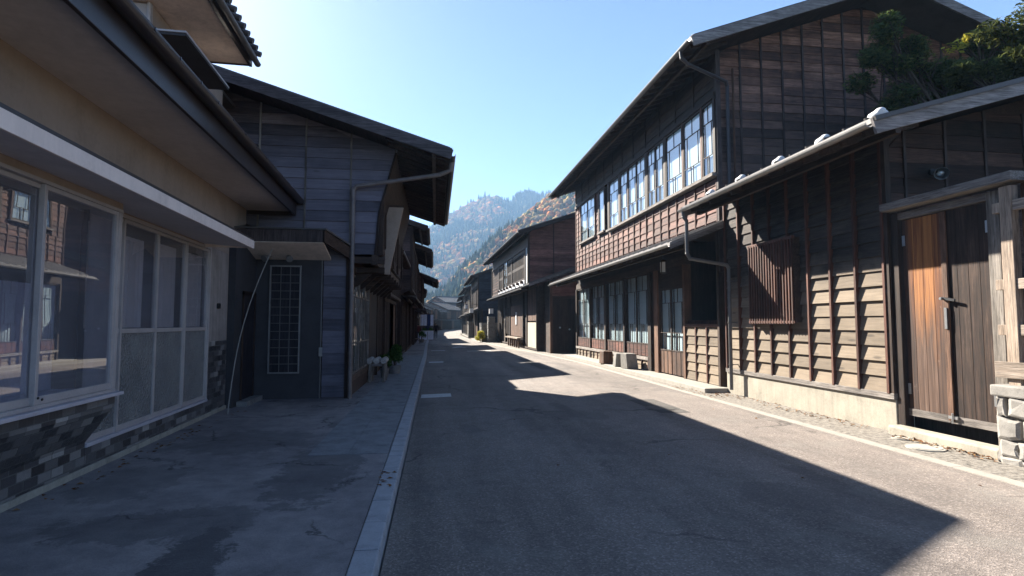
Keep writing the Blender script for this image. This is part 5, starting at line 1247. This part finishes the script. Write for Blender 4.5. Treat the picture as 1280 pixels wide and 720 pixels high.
def forest(name, fn, pts, rad, label, autumn):
    V = []; Fc = []; Cc = []; nv = 0
    for x, y in pts:
        z = fn(x, y)
        if z < 4: continue
        q = mnoise.noise((x * autumn[1], y * autumn[1], 7)) + mnoise.noise((x * autumn[1] * 4, y * autumn[1] * 4, 2)) * .6
        r = rad * random.uniform(.65, 1.3)
        if q + random.uniform(-.25, .25) > autumn[0](x, y):
            v = IV * (1 + rng.normal(0, .13, (len(IV), 1))) * np.array([r, r, r * random.uniform(.9, 1.3)]); f = IF; col = AUT[rng.integers(len(AUT))] * random.uniform(.7, 1.2); zz = z + r * .6
        else:
            v = CV * (1 + rng.normal(0, .07, (len(CV), 1))) * np.array([r * .8, r * .8, r * random.uniform(1.0, 1.5)]); f = CF; col = GRN[rng.integers(len(GRN))] * random.uniform(.7, 1.3); zz = z + r * .6
        V.append(v + np.array([x, y, zz])); Fc.append(f + nv); nv += len(v); Cc.append(np.tile(np.append(col, 1.0), (len(f), 1)))
    V = np.concatenate(V); Fc = np.concatenate(Fc); Cc = np.concatenate(Cc)
    me = bpy.data.meshes.new(name); me.vertices.add(len(V)); me.vertices.foreach_set('co', V.ravel()); me.loops.add(len(Fc) * 3); me.loops.foreach_set('vertex_index', Fc.ravel())
    me.polygons.add(len(Fc)); me.polygons.foreach_set('loop_start', np.arange(len(Fc)) * 3); me.update(calc_edges=True)
    at = me.attributes.new('tcol', 'FLOAT_COLOR', 'FACE'); at.data.foreach_set('color', Cc.astype(np.float32).ravel())
    me.materials.append(M['forest']); o = bpy.data.objects.new(name, me); COL.objects.link(o); tag(o, label, 'forest', kind='stuff')
def scatter(n, y0, y1, xa, xb, pad):
    out = []
    while len(out) < n:
        y = random.uniform(y0 ** .5, y1 ** .5) ** 2; x = random.uniform(xa * y - pad, xb * y + pad); out.append((x, y))
    return out
forest('autumn_forest', hill_near, scatter(9000, 120, 560, -.06, .36, 6), 2.1, 'orange and green trees on the near hillside above the roofs', (lambda x, y: -.65 if x > 56 else .0, .012))
forest('autumn_forest', hill_near, [(random.uniform(30, 190), random.uniform(24, 160)) for _ in range(3000)] + [(random.uniform(60, 410), random.uniform(60, 400)) for _ in range(5000)], 2.6, 'bare brownish treetops on the slope behind the big house', (lambda x, y: -.3, .02))
forest('mountain_forest', hill_far, scatter(12000, 640, 1180, -.12, .36, 20), 4.3, 'hazy blue green forest on the far mountain ridge', (lambda x, y: .02, .008))

# ------------------------------------------------------------------ air, sky, sun, camera
def haze():
    m, nt, out = new_mat('valley haze'); t = NT(nt)
    v = t.n('ShaderNodeVolumePrincipled'); v.inputs['Density'].default_value = HAZE; v.inputs['Color'].default_value = (.38, .64, 1, 1); v.inputs['Anisotropy'].default_value = 0.0
    t.l(v.outputs[0], out.inputs['Volume']); M['haze'] = m
    b = MB(); b.box(-1000, 1000, -70, 1850, -2.2, 345, 'haze', .5); tag(b.build('haze'), kind='stuff')
HAZE = .00042
haze()
w = bpy.data.worlds.new('World'); scene.world = w; w.use_nodes = True
nt = w.node_tree; bg = nt.nodes['Background']; sky = nt.nodes.new('ShaderNodeTexSky'); sky.sky_type = 'NISHITA'; sky.sun_disc = False
SUN = Vector((-.76, 1.41, 1.0)).normalized()
el = math.asin(SUN.z); az = math.atan2(SUN.x, SUN.y)
sky.sun_elevation = el; sky.sun_rotation = az; sky.altitude = 900; sky.air_density = .52; sky.dust_density = .45; sky.ozone_density = 3.2
nt.links.new(sky.outputs[0], bg.inputs[0]); bg.inputs[1].default_value = .05
sun = bpy.data.lights.new('sun', 'SUN'); sun.energy = 5.0; sun.angle = R(.5); sun.color = (1.0, .93, .82)
so = bpy.data.objects.new('sun', sun); COL.objects.link(so); so.rotation_euler = (-SUN).to_track_quat('-Z', 'Y').to_euler(); so.location = (0, 0, 60)
cam = bpy.data.cameras.new('camera'); co = bpy.data.objects.new('camera', cam); COL.objects.link(co); scene.camera = co
cam.sensor_width = 36; cam.lens = 700 / 1280 * 36; cam.clip_end = 4000; cam.clip_start = .05
pit = math.atan(44 / 700); yaw = math.atan(95 * math.cos(pit) / 700)
co.location = (0, 0, 1.7); co.rotation_euler = (math.pi / 2 + pit, 0, -yaw)
scene.view_settings.view_transform = 'Standard'; scene.view_settings.look = 'None'; scene.view_settings.exposure = 2.5; scene.view_settings.gamma = 1
scene.render.engine = 'CYCLES'
cy = scene.cycles; cy.caustics_reflective = False; cy.caustics_refractive = False; cy.max_bounces = 8; cy.diffuse_bounces = 4; cy.glossy_bounces = 4; cy.transparent_max_bounces = 16; cy.volume_bounces = 0
cy.sample_clamp_indirect = 6; cy.use_denoising = True
